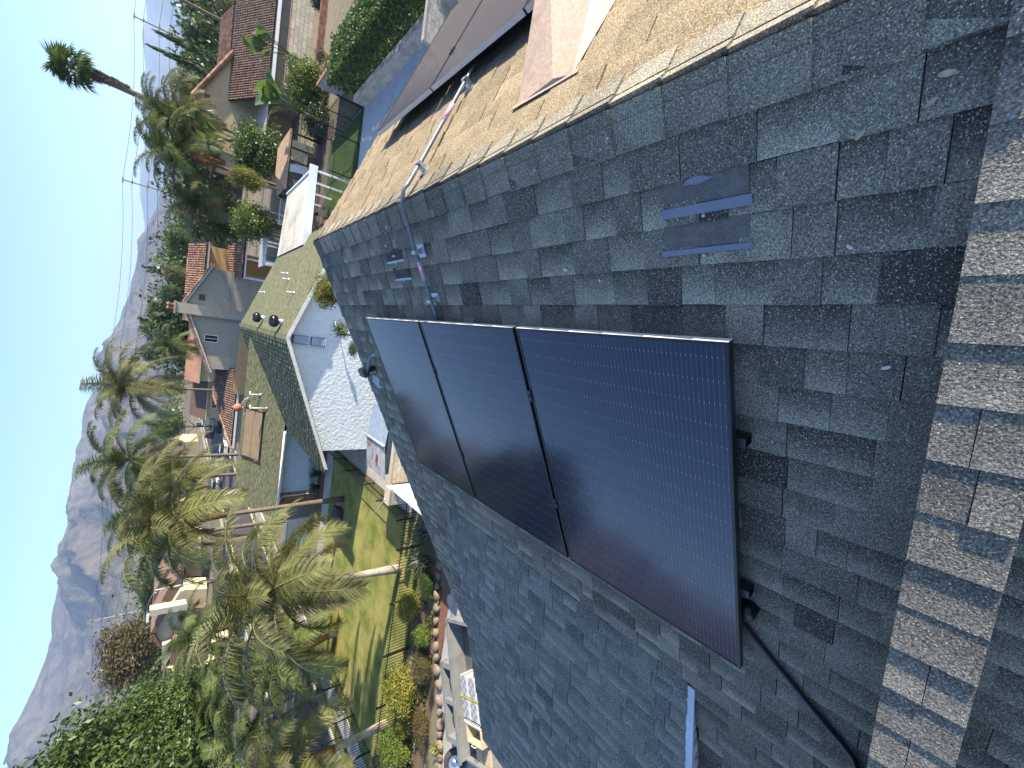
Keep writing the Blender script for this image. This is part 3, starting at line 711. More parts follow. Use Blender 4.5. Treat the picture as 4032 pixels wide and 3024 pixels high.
# turbine vents, plumbing vents
M_glossb = mat('black_roof_vent_paint', (.012, .012, .013), .18, .2, 5, spec=.6)
for i, (tx, ty, lb) in enumerate(((-.08, 24.6, 'black round turbine roof vent nearer the gable on the green roof'), (-.02, 30.6, 'black round turbine roof vent farther up the green ridge'))):
    z = zl(tx); e = thing('turbine_vent', lb, 'roof vent', (tx, ty, z), 'turbine vents on the green roof')
    b = MB(); b.lathe([(.17, -.15), (.16, .22)], (tx, ty, z), 16); obj('collar', b, M_alu, e, True)
    b = MB(); b.lathe([(.16, .22), (.25, .27), (.30, .38), (.30, .48), (.24, .58), (.10, .64), (.03, .66)], (tx, ty, z), 18); obj('turbine_head', b, M_glossb, e, True)
    for k in range(18):
        t = 2 * math.pi * k / 18; b = MB(); pr = [(.165, .23), (.26, .275), (.313, .38), (.313, .48), (.25, .585), (.12, .645)]
        b.tube([(tx + math.cos(t + h * .8) * r, ty + math.sin(t + h * .8) * r, z + h) for r, h in pr], .010, 4); obj('fin', b, M_glossb, e)
M_pipe = mat('off_white_vent_pipe', (.55, .53, .49), .6, .12, 5)
def vent_pipe(label, x, y, z, h, cap):
    e = thing('vent_pipe', label, 'vent pipe', (x, y, z), 'vent pipes on the green roof')
    b = MB(); b.lathe([(.16, -.05), (.07, .10)], (x, y, z), 12); obj('flashing_cone', b, M_alu, e, True)
    b = MB(); b.tube([(x, y, z), (x, y, z + h)], .05, 10); obj('pipe', b, M_pipe, e, True)
    if cap: b = MB(); b.tube([(x - .22, y, z + h), (x + .22, y, z + h)], .05, 10); obj('tee_cap', b, M_pipe, e, True)
zw = lambda y: ez + (y - ey) * (rz_ - ez) / (ry - ey)
vent_pipe('tall off-white vent pipe with tee cap beside the brown collector', -6.35, 32.9, zw(32.9), 1.0, True)
vent_pipe('off-white vent pipe with tee cap right of the brown collector', -5.5, 33.6, zw(33.6), .65, True)
for i, (x, y) in enumerate(((1.6, 25.7), (2.6, 29.4), (3.1, 31.0), (1.9, 36.5))):
    vent_pipe(['short vent pipe low on the sunny green slope', 'pair-standing vent pipe at the right of the green slope, nearer', 'pair-standing vent pipe at the right of the green slope, farther', 'small vent pipe near the far end of the green ridge'][i], x, y, zl(x), .38, False)
# brown pool-heating collector
e = thing('solar_collector', 'long brown two-strip solar heating collector on the green wing roof', 'solar collector', (-8, 34, zw(34)))
M_coll = mat('brown_dusty_collector', (.24, .17, .095), .45, .12, 1.5, spec=.5)
def cq(u, y): return V((u, y, zw(y) + .10))
for k in range(2):
    ya, yb = 34.75 - k * .86, 34.75 - k * .86 - .82
    b = MB(); slab(b, cq(-10.2, ya), cq(-6.75, ya), cq(-6.75, yb), cq(-10.2, yb), .05); obj('collector_strip', b, M_coll, e)
for x in (-10.3, -6.65):
    b = MB(); b.tube([cq(x, 34.8), cq(x, 32.9)], .045, 8); obj('header_pipe', b, M_black, e, True)
b = MB(); b.bar(cq(-10.2, 33.02) + V((0, -.03, -.02)), cq(-6.7, 33.02) + V((0, -.03, -.02)), .05, .1); obj('foot_strip', b, M_black, e)
b = MB(); b.tube([cq(-6.65, 34.8), cq(-6.4, 34.9) + V((0, 0, .2)), cq(-6.1, 34.8) + V((0, 0, .1)), cq(-5.9, 34.6)], .035, 8); obj('feed_pipe', b, M_pipe, e, True)

# ================================================================== SIDE YARD BETWEEN THE HOUSES
M_corr = mat('blue_grey_corrugated_metal', (.36, .43, .52), .4, .15, 3, metal=.3, dirt=(.55, .50, .44), dscale=1.6)
M_rust = mat('rusty_corrugated_metal', (.46, .46, .47), .55, .2, 3, metal=.15, dirt=(.26, .11, .06), dscale=2.4)
e = thing('metal_shed', 'low corrugated metal shed with rusty slope against the blue wall', 'shed', (-4.75, 17.5, 0))
b = MB(); b.box((-6.1, 16.7, 0), (-3.35, 18.5, 1.66)); obj('wall', b, M_rust, e)
for sgn, xa, xb, za, zb, mt in ((-1, -4.75, -6.25, 1.90, 1.72, M_rust), (1, -4.75, -3.2, 1.90, 1.74, M_corr)):
    b = MB(); n = 26
    for i in range(n):
        ya = 16.5 + 2.05 * i / n; yb = 16.5 + 2.05 * (i + 1) / n; h = .028 if i % 2 else 0
        A, B_ = V((xa, ya, za + h)), V((xb, ya, zb + h)); o = V((0, yb - ya, 0))
        b.hexa([A - V((0, 0, .04)), B_ - V((0, 0, .04)), B_ + o - V((0, 0, .04)), A + o - V((0, 0, .04)), A, B_, B_ + o, A + o] if sgn > 0 else [B_ - V((0, 0, .04)), A - V((0, 0, .04)), A + o - V((0, 0, .04)), B_ + o - V((0, 0, .04)), B_, A, A + o, B_ + o])
    obj('roof_sheet', b, mt, e)
b = MB(); b.tube([(-4.75, 16.46, 1.92), (-4.75, 18.6, 1.92)], .06, 8); obj('ridge_cap', b, M_corr, e, True)
b = MB(); b.box((-5.6, 17.2, 1.80), (-5.35, 17.26, 1.86)); b.box((-5.7, 17.35, 1.79), (-5.3, 17.39, 1.85)); obj('hasp', b, mat('rusty_iron', (.22, .07, .045), .8, .3, 9), e)
block_wall('block_wall', 'tan concrete block wall standing in front of the metal shed', (-6.3, 16.15, 0), (-1.2, 16.15, 0), 1.6, .2, M_blky, cap=M_blky)
block_wall('block_pier', 'tan block pier at the street end of the tan wall', (-7.05, 15.75, 0), (-6.33, 15.75, 0), 1.8, .45, M_blky, cap=M_blky, cat='pier')
b = MB(); b.box((-6.42, 11.6, 0), (-6.22, 15.5, 1.62)); e = thing('white_wall', 'plain bright white garden wall running towards our roof edge', 'wall', (-6.3, 13.5, 0)); obj('panel', b, M_white, e)
b = MB(); b.box((-6.45, 11.58, 1.62), (-6.19, 15.53, 1.68)); obj('cap', b, M_white, e)
b = MB(); b.box((-6.62, 14.1, 1.25), (-6.43, 14.35, 1.55)); b.box((-6.60, 13.75, 1.2), (-6.43, 13.92, 1.4)); obj('meter_box', b, M_white, e)
iron_fence('long black iron fence between lawn and rock garden', (-6.6, 15.38, 0), (-21.3, 15.38, 0), 1.18, group='black iron fences')
iron_fence('black iron fence beside the concrete driveway under the blue gable', (-8.3, 16.6, 0), (-8.3, 28.4, 0), .75, sp=.17, group='black iron fences')
iron_fence('black iron fence along the pavement at the lawn end', (-21.35, 15.4, 0), (-21.35, 28.4, 0), 1.18, group='black iron fences')
iron_fence('black iron fence along the street kerb strip', (-23.95, 14.4, 0), (-23.95, 27.6, 0), 1.1, sp=.16, group='black iron fences')
b = MB(); b.tube([(-6.9, 15.9, 1.86), (-7.9, 16.9, 1.75)], .03, 6); tag(obj('pipe_offcut', b, M_pipe), 'short off-white pipe sticking out past the block pier', 'pipe')
# rocks edging the beds
M_rock = mat('tan_river_rock', (.19, .155, .115), .85, .3, 2.5, fine=18, bmp=.3, bscale=14)
def rock_mesh(seed):
    bm = bmesh.new(); bmesh.ops.create_icosphere(bm, subdivisions=2, radius=1)
    for v in bm.verts: v.co *= 1 + .28 * noise.noise(v.co * 1.3 + V((seed * 7.1, 0, 0))); v.co.z *= .62
    m = bpy.data.meshes.new('rock'); bm.to_mesh(m); bm.free(); m.polygons.foreach_set('use_smooth', [True] * len(m.polygons)); m.materials.append(M_rock); return m
rocks = [rock_mesh(i) for i in range(6)]
r = random.Random(5)
path = [(-8.7, 13.7), (-9.6, 13.65), (-10.4, 13.6), (-11.4, 13.45), (-12.4, 13.2), (-13.2, 12.85), (-14.2, 12.45), (-15.4, 12.1), (-17, 11.8), (-19, 11.6)]
nrk = 0
for i in range(len(path) - 1):
    a, c = V((*path[i], 0)), V((*path[i + 1], 0)); n = max(2, int((c - a).length / .36))
    for k in range(n):
        p = a.lerp(c, k / n) + V((r.uniform(-.05, .05), r.uniform(-.06, .06), .11))
        o = bpy.data.objects.new('rock', rocks[nrk % 6]); COL.objects.link(o); o.location = p; s = r.uniform(.17, .23); o.scale = (s, s * r.uniform(.75, 1), s); o.rotation_euler = (r.uniform(-.2, .2), r.uniform(-.2, .2), r.uniform(0, 6)); nrk += 1
        tag(o, 'rounded tan rock in the curving row edging the garden bed', 'rock', 'tan rocks edging the bed')
for k in range(46):
    p = V((-9.4 - k * .21 + r.uniform(-.08, .08), 15.05 + r.uniform(-.12, .10), .07)); o = bpy.data.objects.new('rock', rocks[k % 6]); COL.objects.link(o); o.location = p; s = r.uniform(.06, .13); o.scale = (s, s, s); o.rotation_euler = (0, 0, r.uniform(0, 6))
    tag(o, 'small pale rock at the foot of the long iron fence', 'rock', 'small rocks along the fence')
# stepping discs in the gravel
for x, y, lb in ((-10.1, 12.62, 'round pale stepping stone in the gravel, farther from the trailer'), (-9.1, 12.9, 'round pale stepping stone in the gravel, closer to the fence corner')):
    b = MB(); b.lathe([(.26, 0), (.26, .04), (.24, .055)], (x, y, .05), 18); tag(obj('stepping_stone', b, M_conc), lb, 'stepping stone', 'stepping stones in the gravel')
# ------------------------------------------------------------------ grey trailer loaded with pavers
M_grey = mat('grey_trailer_paint', (.20, .205, .20), .55, .12, 3, bmp=.1, dirt=(.14, .14, .135), dscale=2)
M_dark = mat('dark_trailer_bed', (.02, .02, .02), .8)
M_tyre = mat('tyre_rubber', (.045, .042, .040), .8, .2, 8, bmp=.3)
tr = thing('trailer', 'grey steel open trailer loaded with pavers below the roof corner', 'trailer', (-9.79, 11.40, 0))
TC, tu, tv = V((-9.79, 11.40, 0)), V((-.904, -.427, 0)), V((.427, -.904, 0))       # far front corner, along the trailer, across towards us
def TL_(a, b, z): return TC + tu * a + tv * b + V((0, 0, z))
def tbox(m, a0, a1, b0, b1, z0, z1): m.hexa([TL_(a0, b0, z0), TL_(a0, b1, z0), TL_(a1, b1, z0), TL_(a1, b0, z0), TL_(a0, b0, z1), TL_(a0, b1, z1), TL_(a1, b1, z1), TL_(a1, b0, z1)]); return m
b = tbox(MB(), 0, 4.35, 0, .05, .42, 1.0); obj('side_wall', b, M_grey, tr)
b = tbox(MB(), -.03, 4.38, -.04, .10, 1.0, 1.06); obj('top_rail', b, M_grey, tr)
b = tbox(MB(), 0, 4.35, 1.95, 2.0, .42, 1.0); obj('side_wall', b, M_grey, tr)
b = tbox(MB(), -.02, .05, .05, 1.95, .42, 1.0); tbox(b, -.05, .07, .10, 1.95, 1.0, 1.06); obj('front_wall', b, M_grey, tr)
b = tbox(MB(), 4.30, 4.36, .05, 1.95, .42, .80); obj('tailgate', b, M_grey, tr)
b = tbox(MB(), .05, 4.3, .05, 1.95, .38, .46); obj('bed', b, mat('scuffed_trailer_bed', (.10, .10, .10), .8, .3, 3), tr)
b = MB()
for q in ((1.6, 4.1, -1.1, -.95, .55, .85), (1.6, 4.1, -.45, -.36, .70, .82), (1.6, 1.78, -.95, -.45, .55, .84), (3.92, 4.1, -.95, -.45, .55, .84), (2.78, 2.92, -.95, -.45, .66, .82), (2.2, 3.5, -.36, .0, .60, .68)): tbox(b, *q)
obj('fender_frame', b, M_grey, tr)
def wheel(parent, c, r, w, axis, name='wheel'):
    b = MB(); b.lathe([(r * .62, -w / 2), (r * .93, -w / 2), (r, -w * .36), (r, w * .36), (r * .93, w / 2), (r * .62, w / 2), (r * .6, w * .3), (r * .6, -w * .3), (r * .62, -w / 2)], c, 26, axis); wo = obj(name, b, M_tyre, parent, True)
    b = MB(); b.lathe([(r * .6, -w * .3), (r * .6, w * .36), (r * .52, w * .2), (r * .2, w * .26), (r * .16, w * .38), (.001, w * .38)], c, 20, axis); obj('rim', b, M_alu, wo, True)
for a_ in (2.28, 3.42): wheel(tr, TL_(a_, -.70, .36), .36, .22, tv)
b = tbox(MB(), 4.36, 6.2, .9, 1.05, .40, .52); obj('tongue', b, M_grey, tr)
sw = thing('spare_wheel', 'loose tyre with metal rim standing beside the trailer at the photo edge', 'wheel', TL_(5.05, -1.45, 0)); wheel(sw, TL_(5.05, -1.45, .40), .40, .25, (tv * .85 + V((0, 0, .5))), 'tyre')
pv = [mat('paver_light', (.36, .36, .36), .9, .12, 8, fine=40), mat('paver_dark', (.22, .22, .23), .9, .15, 8, fine=40), mat('paver_white', (.52, .52, .51), .9, .1, 8, fine=40)]
r = random.Random(3); pms = []; ta = math.atan2(tu.y, tu.x)
for k in range(3):
    q = MB(); q.box((0, 0, 0), (.112, .112, .078)); mm = q.mesh('paver'); mm.materials.append(pv[k]); pms.append(mm)
for a0, n_, lb in ((1.70, 5, 'block of grey and white pavers in the trailer, nearer the trailer front'), (2.34, 5, 'block of grey and white pavers in the trailer, behind the yellow strap')):
    e = thing('paver_stack', lb, 'pavers', TL_(a0, .42, .46), 'paver stacks in the trailer'); e.rotation_euler = (0, 0, ta)
    for z in range(6):
        for i in range(n_):
            for j in range(9):
                if z < 5 and 0 < i < n_ - 1 and 0 < j: continue
                inst('paver', pms[2 if j in (3, 7) else (i + j) % 2], e, (i * .118, j * .118, z * .082), (0, 0, r.uniform(-.015, .015)))
b = MB(); b.bar(TL_(2.31, .36, .965), TL_(2.31, 1.5, .965), .035, .008); b.bar(TL_(2.31, .38, .5), TL_(2.31, .38, .965), .008, .035); tag(obj('strap', b, mat('yellow_strap', (.50, .44, .03), .6, .1, 9)), 'yellow strap lying over the pavers in the trailer', 'strap')
M_ply = mat('pale_plywood', (.46, .38, .25), .8, .15, 4)
e = thing('plywood_crate', 'open plywood crate with rope handle beside the pavers in the trailer', 'crate', TL_(3.3, .9, .46))
for q in ((3.08, 3.12, .5, 1.35, .46, .95), (3.58, 3.62, .5, 1.35, .46, .95), (3.12, 3.58, .5, .54, .46, .95), (3.12, 3.58, 1.31, 1.35, .46, .95), (3.12, 3.58, .54, 1.31, .46, .50)): obj('board', tbox(MB(), *q), M_ply, e)
b = MB(); b.tube([TL_(3.62, .75, .85), TL_(3.66, .78, .98), TL_(3.66, .98, .98), TL_(3.62, 1.0, .85)], .014, 6); obj('handle', b, mat('cream_rope', (.6, .56, .44), .9), e)
b = MB()
for i in range(9): b.tube([TL_(2.98, .5 + i * .1, .5), TL_(3.0, .52 + i * .1, 1.0), TL_(3.04, .56 + i * .1, .98)], .010, 5)
tag(obj('wire_rack', b, M_white), 'small white wire rack standing between crate and pavers', 'rack')
for i in range(4): b = tbox(MB(), 3.68, 4.28, .45 + i * .2, .63 + i * .2, .46, .62 + .02 * (i % 2)); tag(obj('timber_plank', b, M_ply), ['weathered timber plank in the trailer tail, closest to the side wall', 'weathered timber plank in the trailer tail, second from the side wall', 'weathered timber plank in the trailer tail, third from the side wall', 'weathered timber plank in the trailer tail, nearest the roof edge'][i], 'plank', 'planks in the trailer tail')

# ================================================================== RIGHT-HAND YARD: POOL, WALLS, PATIO
M_pool = None
def water():
    m, n, l, b = nt('pool_water'); b.inputs['Base Color'].default_value = (.05, .30, .36, 1); b.inputs['Roughness'].default_value = .08; b.inputs['Specular IOR Level'].default_value = .5
    bump(n, l, b, noi(n, l, 6, 3, .5, gpos(n)), .25, .03); return m
def pool():
    n = 44; cx, cy = 10.4, 24.6
    rim = lambda s: [(cx + math.cos(2 * math.pi * k / n) * (2.75 * s + .0), cy + math.sin(2 * math.pi * k / n) * (3.6 * s)) for k in range(n)]
    for nm, s0, s1, z0, m in (('pool_coping', 1.0, 1.11, .10, M_deckc), ('pool_step_ring', 1.11, 1.24, .07, M_conc)):
        a, c = rim(s0), rim(s1); b = MB()
        b.add([(x, y, z0) for x, y in a] + [(x, y, z0) for x, y in c] + [(x, y, 0) for x, y in a] + [(x, y, 0) for x, y in c],
              [(k, (k + 1) % n, n + (k + 1) % n, n + k) for k in range(n)] + [(k, 2 * n + k, 2 * n + (k + 1) % n, (k + 1) % n) for k in range(n)] + [(n + k, n + (k + 1) % n, 3 * n + (k + 1) % n, 3 * n + k) for k in range(n)])
        tag(obj(nm, b, m), kind='structure')
    b = MB(); a = rim(1.0); b.add([(x, y, .06) for x, y in a], [tuple(range(n))]); tag(obj('pool_water', b, water()), kind='structure')
pool()
block_wall('planter_wall', 'low grey block planter wall with broad top below the dark hedge', (15.5, 17.5, 0), (15.5, 30.5, 0), .8, .4, M_blk, cap=M_blk, caph=.05)
block_wall('grey_block_wall', 'grey block wall meeting the planter wall behind the sunlit panels', (13.3, 18.7, 0), (22, 18.7, 0), 1.4, .2, M_blk, cap=M_blk)
b = MB(); b.box((15.9, 18.45, 1.0), (16.2, 18.58, 1.35)); tag(obj('wall_light', b, M_black), 'small square dark lamp fixed to the grey block wall', 'lamp')
M_redcap = mat('terracotta_cap', (.38, .17, .12), .85, .2, 4)
e = thing('capped_wall', 'smooth grey wall with terracotta cap behind the dark hedge', 'wall', (18.6, 32, 0))
b = MB(); b.box((18.5, 18.9, 0), (18.7, 37.3, 1.72)); obj('panel', b, mat('grey_smooth_wall', (.36, .35, .34), .9, .12, 1.5, bmp=.2), e)
for i in range(46): b = MB(); b.box((18.46, 18.9 + i * .4 + .004, 1.725), (18.74, 18.9 + i * .4 + .396, 1.80)); obj('cap_tile', b, M_redcap, e)
block_wall('tan_block_wall', 'tall cream block wall with red brick cap in front of the tan house', (23.5, 51.0, 0), (46, 51.0, 0), 2.0, .25, M_blky, cap=M_redcap, bw=.85, bh=.4, joint=.035)
block_wall('low_brick_wall', 'low dark red brick garden wall in front of the cream block wall', (22.5, 45.0, 0), (36, 45.0, 0), .6, .25, M_rbrick, bw=.3, bh=.1, nind=120)
iron_fence('tall black iron pool fence around the dark turf', (15.35, 30.75, 0), (9.0, 30.75, 0), 1.7, sp=.15, group='black iron pool fences')
iron_fence('tall black iron pool fence at the back of the turf', (15.4, 38.3, 0), (15.4, 30.8, 0), 1.7, sp=.15, group='black iron pool fences')
# gazebo
M_gazr = mat('tan_gazebo_roof', (.36, .24, .16), .85, .15, 3, bmp=.3)
e = thing('gazebo', 'dark-framed gazebo with tan hip roof and white curtain beyond the turf', 'gazebo', (13.6, 43.5, 0))
gx0, gx1, gy0, gy1 = 11.2, 16.2, 41.2, 45.0
b = MB(); A = [V((gx0, gy0, 2.62)), V((gx1, gy0, 2.62)), V((gx1, gy1, 2.62)), V((gx0, gy1, 2.62))]; T1, T2 = V((12.6, 43.1, 3.15)), V((14.8, 43.1, 3.15))
b.add(A + [T1, T2], [(0, 1, 5, 4), (1, 2, 5), (2, 3, 4, 5), (3, 0, 4), (3, 2, 1, 0)]); obj('roof', b, M_gazr, e)
for i in range(13): b = MB(); b.hexa([V((gx0 + i * .385, gy0 - .03, 2.5)), V((gx0 + i * .385 + .375, gy0 - .03, 2.5)), V((gx0 + i * .385 + .375, gy0, 2.5)), V((gx0 + i * .385, gy0, 2.5)), V((gx0 + i * .385, gy0 - .03, 2.66)), V((gx0 + i * .385 + .375, gy0 - .03, 2.66)), V((gx0 + i * .385 + .375, gy0, 2.66)), V((gx0 + i * .385, gy0, 2.66))]); obj('valance_tile', b, M_gazr, e)
for x, y in ((gx0 + .2, gy0 + .2), (gx1 - .2, gy0 + .2), (gx0 + .2, gy1 - .2), (gx1 - .2, gy1 - .2), (13.7, gy0 + .2)): b = MB(); b.box((x - .07, y - .07, 0), (x + .07, y + .07, 2.6)); obj('post', b, M_iron, e)
b = MB(); b.box((gx0 + .2, gy0 + .15, 2.38), (gx1 - .2, gy0 + .25, 2.52)); obj('beam', b, M_iron, e)
b = MB()
for i in range(14):
    x = 13.0 + i * .045; b.hexa([V((x, 41.45 + .05 * (i % 2), .9)), V((x + .045, 41.45 + .05 * ((i + 1) % 2), .9)), V((x + .045, 41.48 + .05 * ((i + 1) % 2), .9)), V((x, 41.48 + .05 * (i % 2), .9)), V((x - .2, 41.45 + .05 * (i % 2), 2.4)), V((x - .155, 41.45 + .05 * ((i + 1) % 2), 2.4)), V((x - .155, 41.48 + .05 * ((i + 1) % 2), 2.4)), V((x - .2, 41.48 + .05 * (i % 2), 2.4))])
obj('curtain', b, mat('white_curtain', (.62, .66, .72), .8, .1, 5), e)
b = MB(); b.box((gx0, gy1 + .1, 0), (gx1 + .6, gy1 + .25, 2.4)); obj('back_wall', b, mat('grey_plank_wall', (.20, .21, .22), .85, .25, 3), e)
b = MB(); b.lathe([(.24, 0), (.22, .03)], (15.0, gy1 + .06, 1.75), 14, (0, -1, 0)); obj('wall_plaque', b, mat('tan_plaque', (.5, .36, .2), .8), e)
e = thing('barbecue_counter', 'dark brick barbecue counter with steel doors inside the gazebo', 'counter', (13.8, 42.8, 0))
b = MB(); b.box((12.6, 42.4, 0), (15.0, 43.2, .9)); obj('base', b, mat('brown_brick', (.14, .09, .07), .85, .3, 5), e)
b = MB(); b.box((12.5, 42.33, .9), (15.1, 43.27, .96)); obj('top', b, M_conc, e)
for x in (13.0, 13.7): b = MB(); b.box((x, 42.37, .25), (x + .55, 42.395, .75)); obj('door', b, M_alu, e)
# white patio cover attached to the blue house
M_cover = mat('white_patio_sheet', (.56, .52, .45), .6, .08, 1.0, dirt=(.36, .31, .25), dscale=.5)
e = thing('patio_cover', 'white ribbed patio cover on posts beside the green roof', 'patio cover', (8, 34.5, 0))
n = 18; x0, x1 = 5.2, 10.35
for i in range(n):
    xa = x0 + (x1 - x0) * i / n; xb = x0 + (x1 - x0) * (i + 1) / n - .012; b = MB(); zz = lambda x: 2.95 - (x - x0) * .06
    b.hexa([V((xa, 30.9, zz(xa) - .06)), V((xb, 30.9, zz(xb) - .06)), V((xb, 39.6, zz(xb) - .06)), V((xa, 39.6, zz(xa) - .06)), V((xa, 30.9, zz(xa))), V((xb, 30.9, zz(xb))), V((xb, 39.6, zz(xb))), V((xa, 39.6, zz(xa)))]); obj('roof_panel', b, M_cover, e)
b = MB(); b.box((x0, 30.78, 2.50), (x1 + .1, 30.88, 2.98)); obj('front_fascia', b, M_white, e)
b = MB(); b.box((x1, 30.9, 2.45), (x1 + .1, 39.7, 2.72)); obj('side_gutter', b, M_white, e)
for y in (31.0, 33.6, 36.4, 39.4): b = MB(); b.box((10.15, y - .06, 0), (10.27, y + .06, 2.6)); obj('post', b, M_white, e)
M_chair = mat('black_patio_mesh', (.015, .015, .016), .6)
for i, (x, y, a, lb) in enumerate(((8.9, 35.4, .3, 'black patio chair under the white cover, nearest the post'), (9.3, 37.2, 1.9, 'black patio chair under the white cover, middle one'), (8.2, 38.4, 3.6, 'black patio chair under the white cover, farthest one'))):
    e = thing('patio_chair', lb, 'chair', (x, y, 0), 'black patio chairs'); e.rotation_euler = (0, 0, a)
    def loc_(nm, q): mm = q.mesh(nm); mm.materials.append(M_chair); inst(nm, mm, e)
    q = MB(); q.box((-.28, -.28, .40), (.28, .28, .45)); loc_('seat', q); q = MB(); q.hexa([V((-.28, .26, .45)), V((.28, .26, .45)), V((.28, .30, .45)), V((-.28, .30, .45)), V((-.26, .42, 1.05)), V((.26, .42, 1.05)), V((.26, .45, 1.05)), V((-.26, .45, 1.05))]); loc_('backrest', q)
    for sx in (-1, 1):
        for sy in (-1, 1): q = MB(); q.tube([(sx * .25, sy * .25, .42), (sx * .29, sy * .30, 0)], .018, 6); loc_('leg', q)
        q = MB(); q.tube([(sx * .30, -.26, .42), (sx * .31, -.26, .64), (sx * .31, .30, .66)], .018, 6); loc_('armrest', q)
# folded teal parasol and white pergola behind the green roof
e = thing('folded_parasol', 'folded teal parasol on a pole behind the green roof', 'parasol', (5.6, 43.5, 0))
b = MB(); b.tube([(5.6, 43.5, 0), (5.6, 43.5, 3.3)], .03, 6); obj('pole', b, M_iron, e)
b = MB(); b.lathe([(.20, 1.4), (.24, 1.7), (.17, 2.5), (.06, 3.2)], (5.6, 43.5, 0), 9); obj('canopy', b, mat('teal_cloth', (.03, .17, .15), .8, .25, 5), e)
e = thing('pergola', 'small white pergola frame in front of the tile-roofed house', 'pergola', (7.5, 49, 0))
for x in (5.6, 8.0, 10.4):
    for y in (48, 51): b = MB(); b.box((x - .07, y - .07, 0), (x + .07, y + .07, 2.6)); obj('post', b, M_white, e)
for y in (47.8, 48.6, 49.4, 50.2, 51.0): b = MB(); b.box((5.2, y, 2.6), (10.8, y + .08, 2.75)); obj('beam', b, M_white, e)
e = thing('lattice_trellis', 'white diamond lattice panel beside the patio cover', 'trellis', (10.6, 46.5, 0))
for s in (-1, 1):
    for i in range(9):
        b = MB(); x = 10.1 + i * .22; b.bar((x, 46.5 + .012 * s, 1.0), (x + s * .8, 46.5 + .012 * s, 2.0), .03, .012, up=(0, 1, 0)); obj('lath', b, M_white, e)
b = MB(); b.box((9.2, 46.45, .95), (12.8, 46.55, 1.02)); b.box((9.2, 46.45, 1.98), (12.8, 46.55, 2.06)); obj('frame', b, M_white, e)
# ================================================================== OTHER HOUSES
M_btile = tone_mat('brown_clay_tile', (.13, .080, .060), (.235, .155, .115), fine=6)
M_rtile = tone_mat('red_clay_tile', (.22, .11, .075), (.40, .25, .17), fine=6)
M_broof = tone_mat('brown_roof_shake', (.17, .115, .085), (.25, .175, .13), fine=5)
M_beige = mat('grey_beige_stucco', (.40, .36, .30), .9, .08, 1.5, bmp=.25, bscale=12)
M_tan2 = mat('tan_stucco_wall', (.44, .35, .24), .9, .08, 1.5, bmp=.25, bscale=12)
M_orange = mat('orange_tan_stucco', (.52, .33, .16), .9, .10, 1.5, bmp=.25, bscale=12)
M_glass = mat('dark_window_glass', (.02, .025, .03), .08, .1, 3, spec=.6)
M_cream = mat('cream_trim', (.50, .45, .36), .7, .08, 3)
def window(parent, x0, x1, z0, z1, y, m=None, bars=1):
    b = MB(); t = .08; f = MB()
    for lo, hi in (((x0 - t, y - .05, z0 - t), (x1 + t, y + .02, z0)), ((x0 - t, y - .05, z1), (x1 + t, y + .02, z1 + t)), ((x0 - t, y - .05, z0), (x0, y + .02, z1)), ((x1, y - .05, z0), (x1 + t, y + .02, z1))): f.box(lo, hi)
    for i in range(bars): xm = x0 + (x1 - x0) * (i + 1) / (bars + 1); f.box((xm - .03, y - .04, z0), (xm + .03, y + .02, z1))
    w = obj('window', f, m or M_white, parent); b.box((x0, y - .02, z0), (x1, y + .015, z1)); obj('pane', b, M_glass, w)
def ridge_tiles(parent, p, q, m, r=.13):
    p, q = V(p), V(q); n = max(2, int((q - p).length / .4)); b = MB()
    for i in range(n): b.tube([p.lerp(q, i / n), p.lerp(q, (i + .98) / n)], [r, r * 1.12], 8, tone=random.random())
    tag(obj('ridge_tiles', b, m, parent), kind='stuff')
# --- two-storey beige house with chimney
hb = thing('tile_roof_house', 'two-storey beige house with red tile roof and broad chimney', 'house', (0, 64, 0))
Y = 60.0
b = MB(); b.prism([(-6.9, Y, 0), (4.9, Y, 0), (4.9, Y, 6.15), (.5, Y, 8.2), (-6.9, Y, 5.5)], (0, 9, 0)); obj('wall', b, M_beige, hb)
for pts in (((.5, 8.42), (-7.3, 5.52)), ((.5, 8.42), (5.35, 6.08))):
    (xa, za), (xe, ze) = pts; sg = 1 if xe > xa else -1
    b = MB(); slab(b, *([(xa, Y - .4, za), (xe, Y - .4, ze), (xe, 69, ze), (xa, 69, za)][::sg]), .12); rf = obj('roof', b, M_deck, hb)
    tiles(rf, (xa, Y - .4, za), (xa, 69, za), (xe, Y - .4, ze), M_rtile)
    b = MB(); b.obox(V((xa, Y - .45, za - .20)), V((xe - xa, 0, ze - za)), V((0, .05, 0)), V((0, 0, .2))); obj('rake_board', b, M_whitew, hb)
    ridge_tiles(hb, (xa, Y - .36, za + .05), (xe, Y - .36, ze + .05), M_rtile)
b = MB(); b.box((-.75, Y - .65, 0), (.42, Y + .3, 9.1)); b.box((-.85, Y - .75, 9.1), (.52, Y + .4, 9.25)); ch = obj('chimney', b, M_beige, hb)
for x in (-.35, .05): b = MB(); b.lathe([(.14, 9.25), (.14, 9.65), (.22, 9.66), (.22, 9.80), (.04, 9.9)], (x, Y - .2, 0), 12); obj('flue_pot', b, mat('clay_flue', (.30, .17, .11), .8), ch, True)
window(hb, -3.66, -2.94, 5.05, 6.25, Y - .02)
b = MB()
for k in range(6): b.box((1.0, Y - .06, 6.55 + k * .1), (1.7, Y - .01, 6.61 + k * .1))
obj('gable_vent', b, mat('dark_vent', (.06, .05, .05), .8), hb)
b = MB(); b.tube([(5.2, Y - .5, 6.0), (4.2, Y - .15, 5.3), (4.0, Y - .1, 5.1), (3.2, Y - .1, 4.4), (1.6, Y - .1, 4.2)], .06, 6); obj('downspout', b, M_beige, hb)
b = MB(); b.box((2.3, 62, 0), (7.5, 68, 6.5)); obj('wing_wall', b, M_orange, hb)
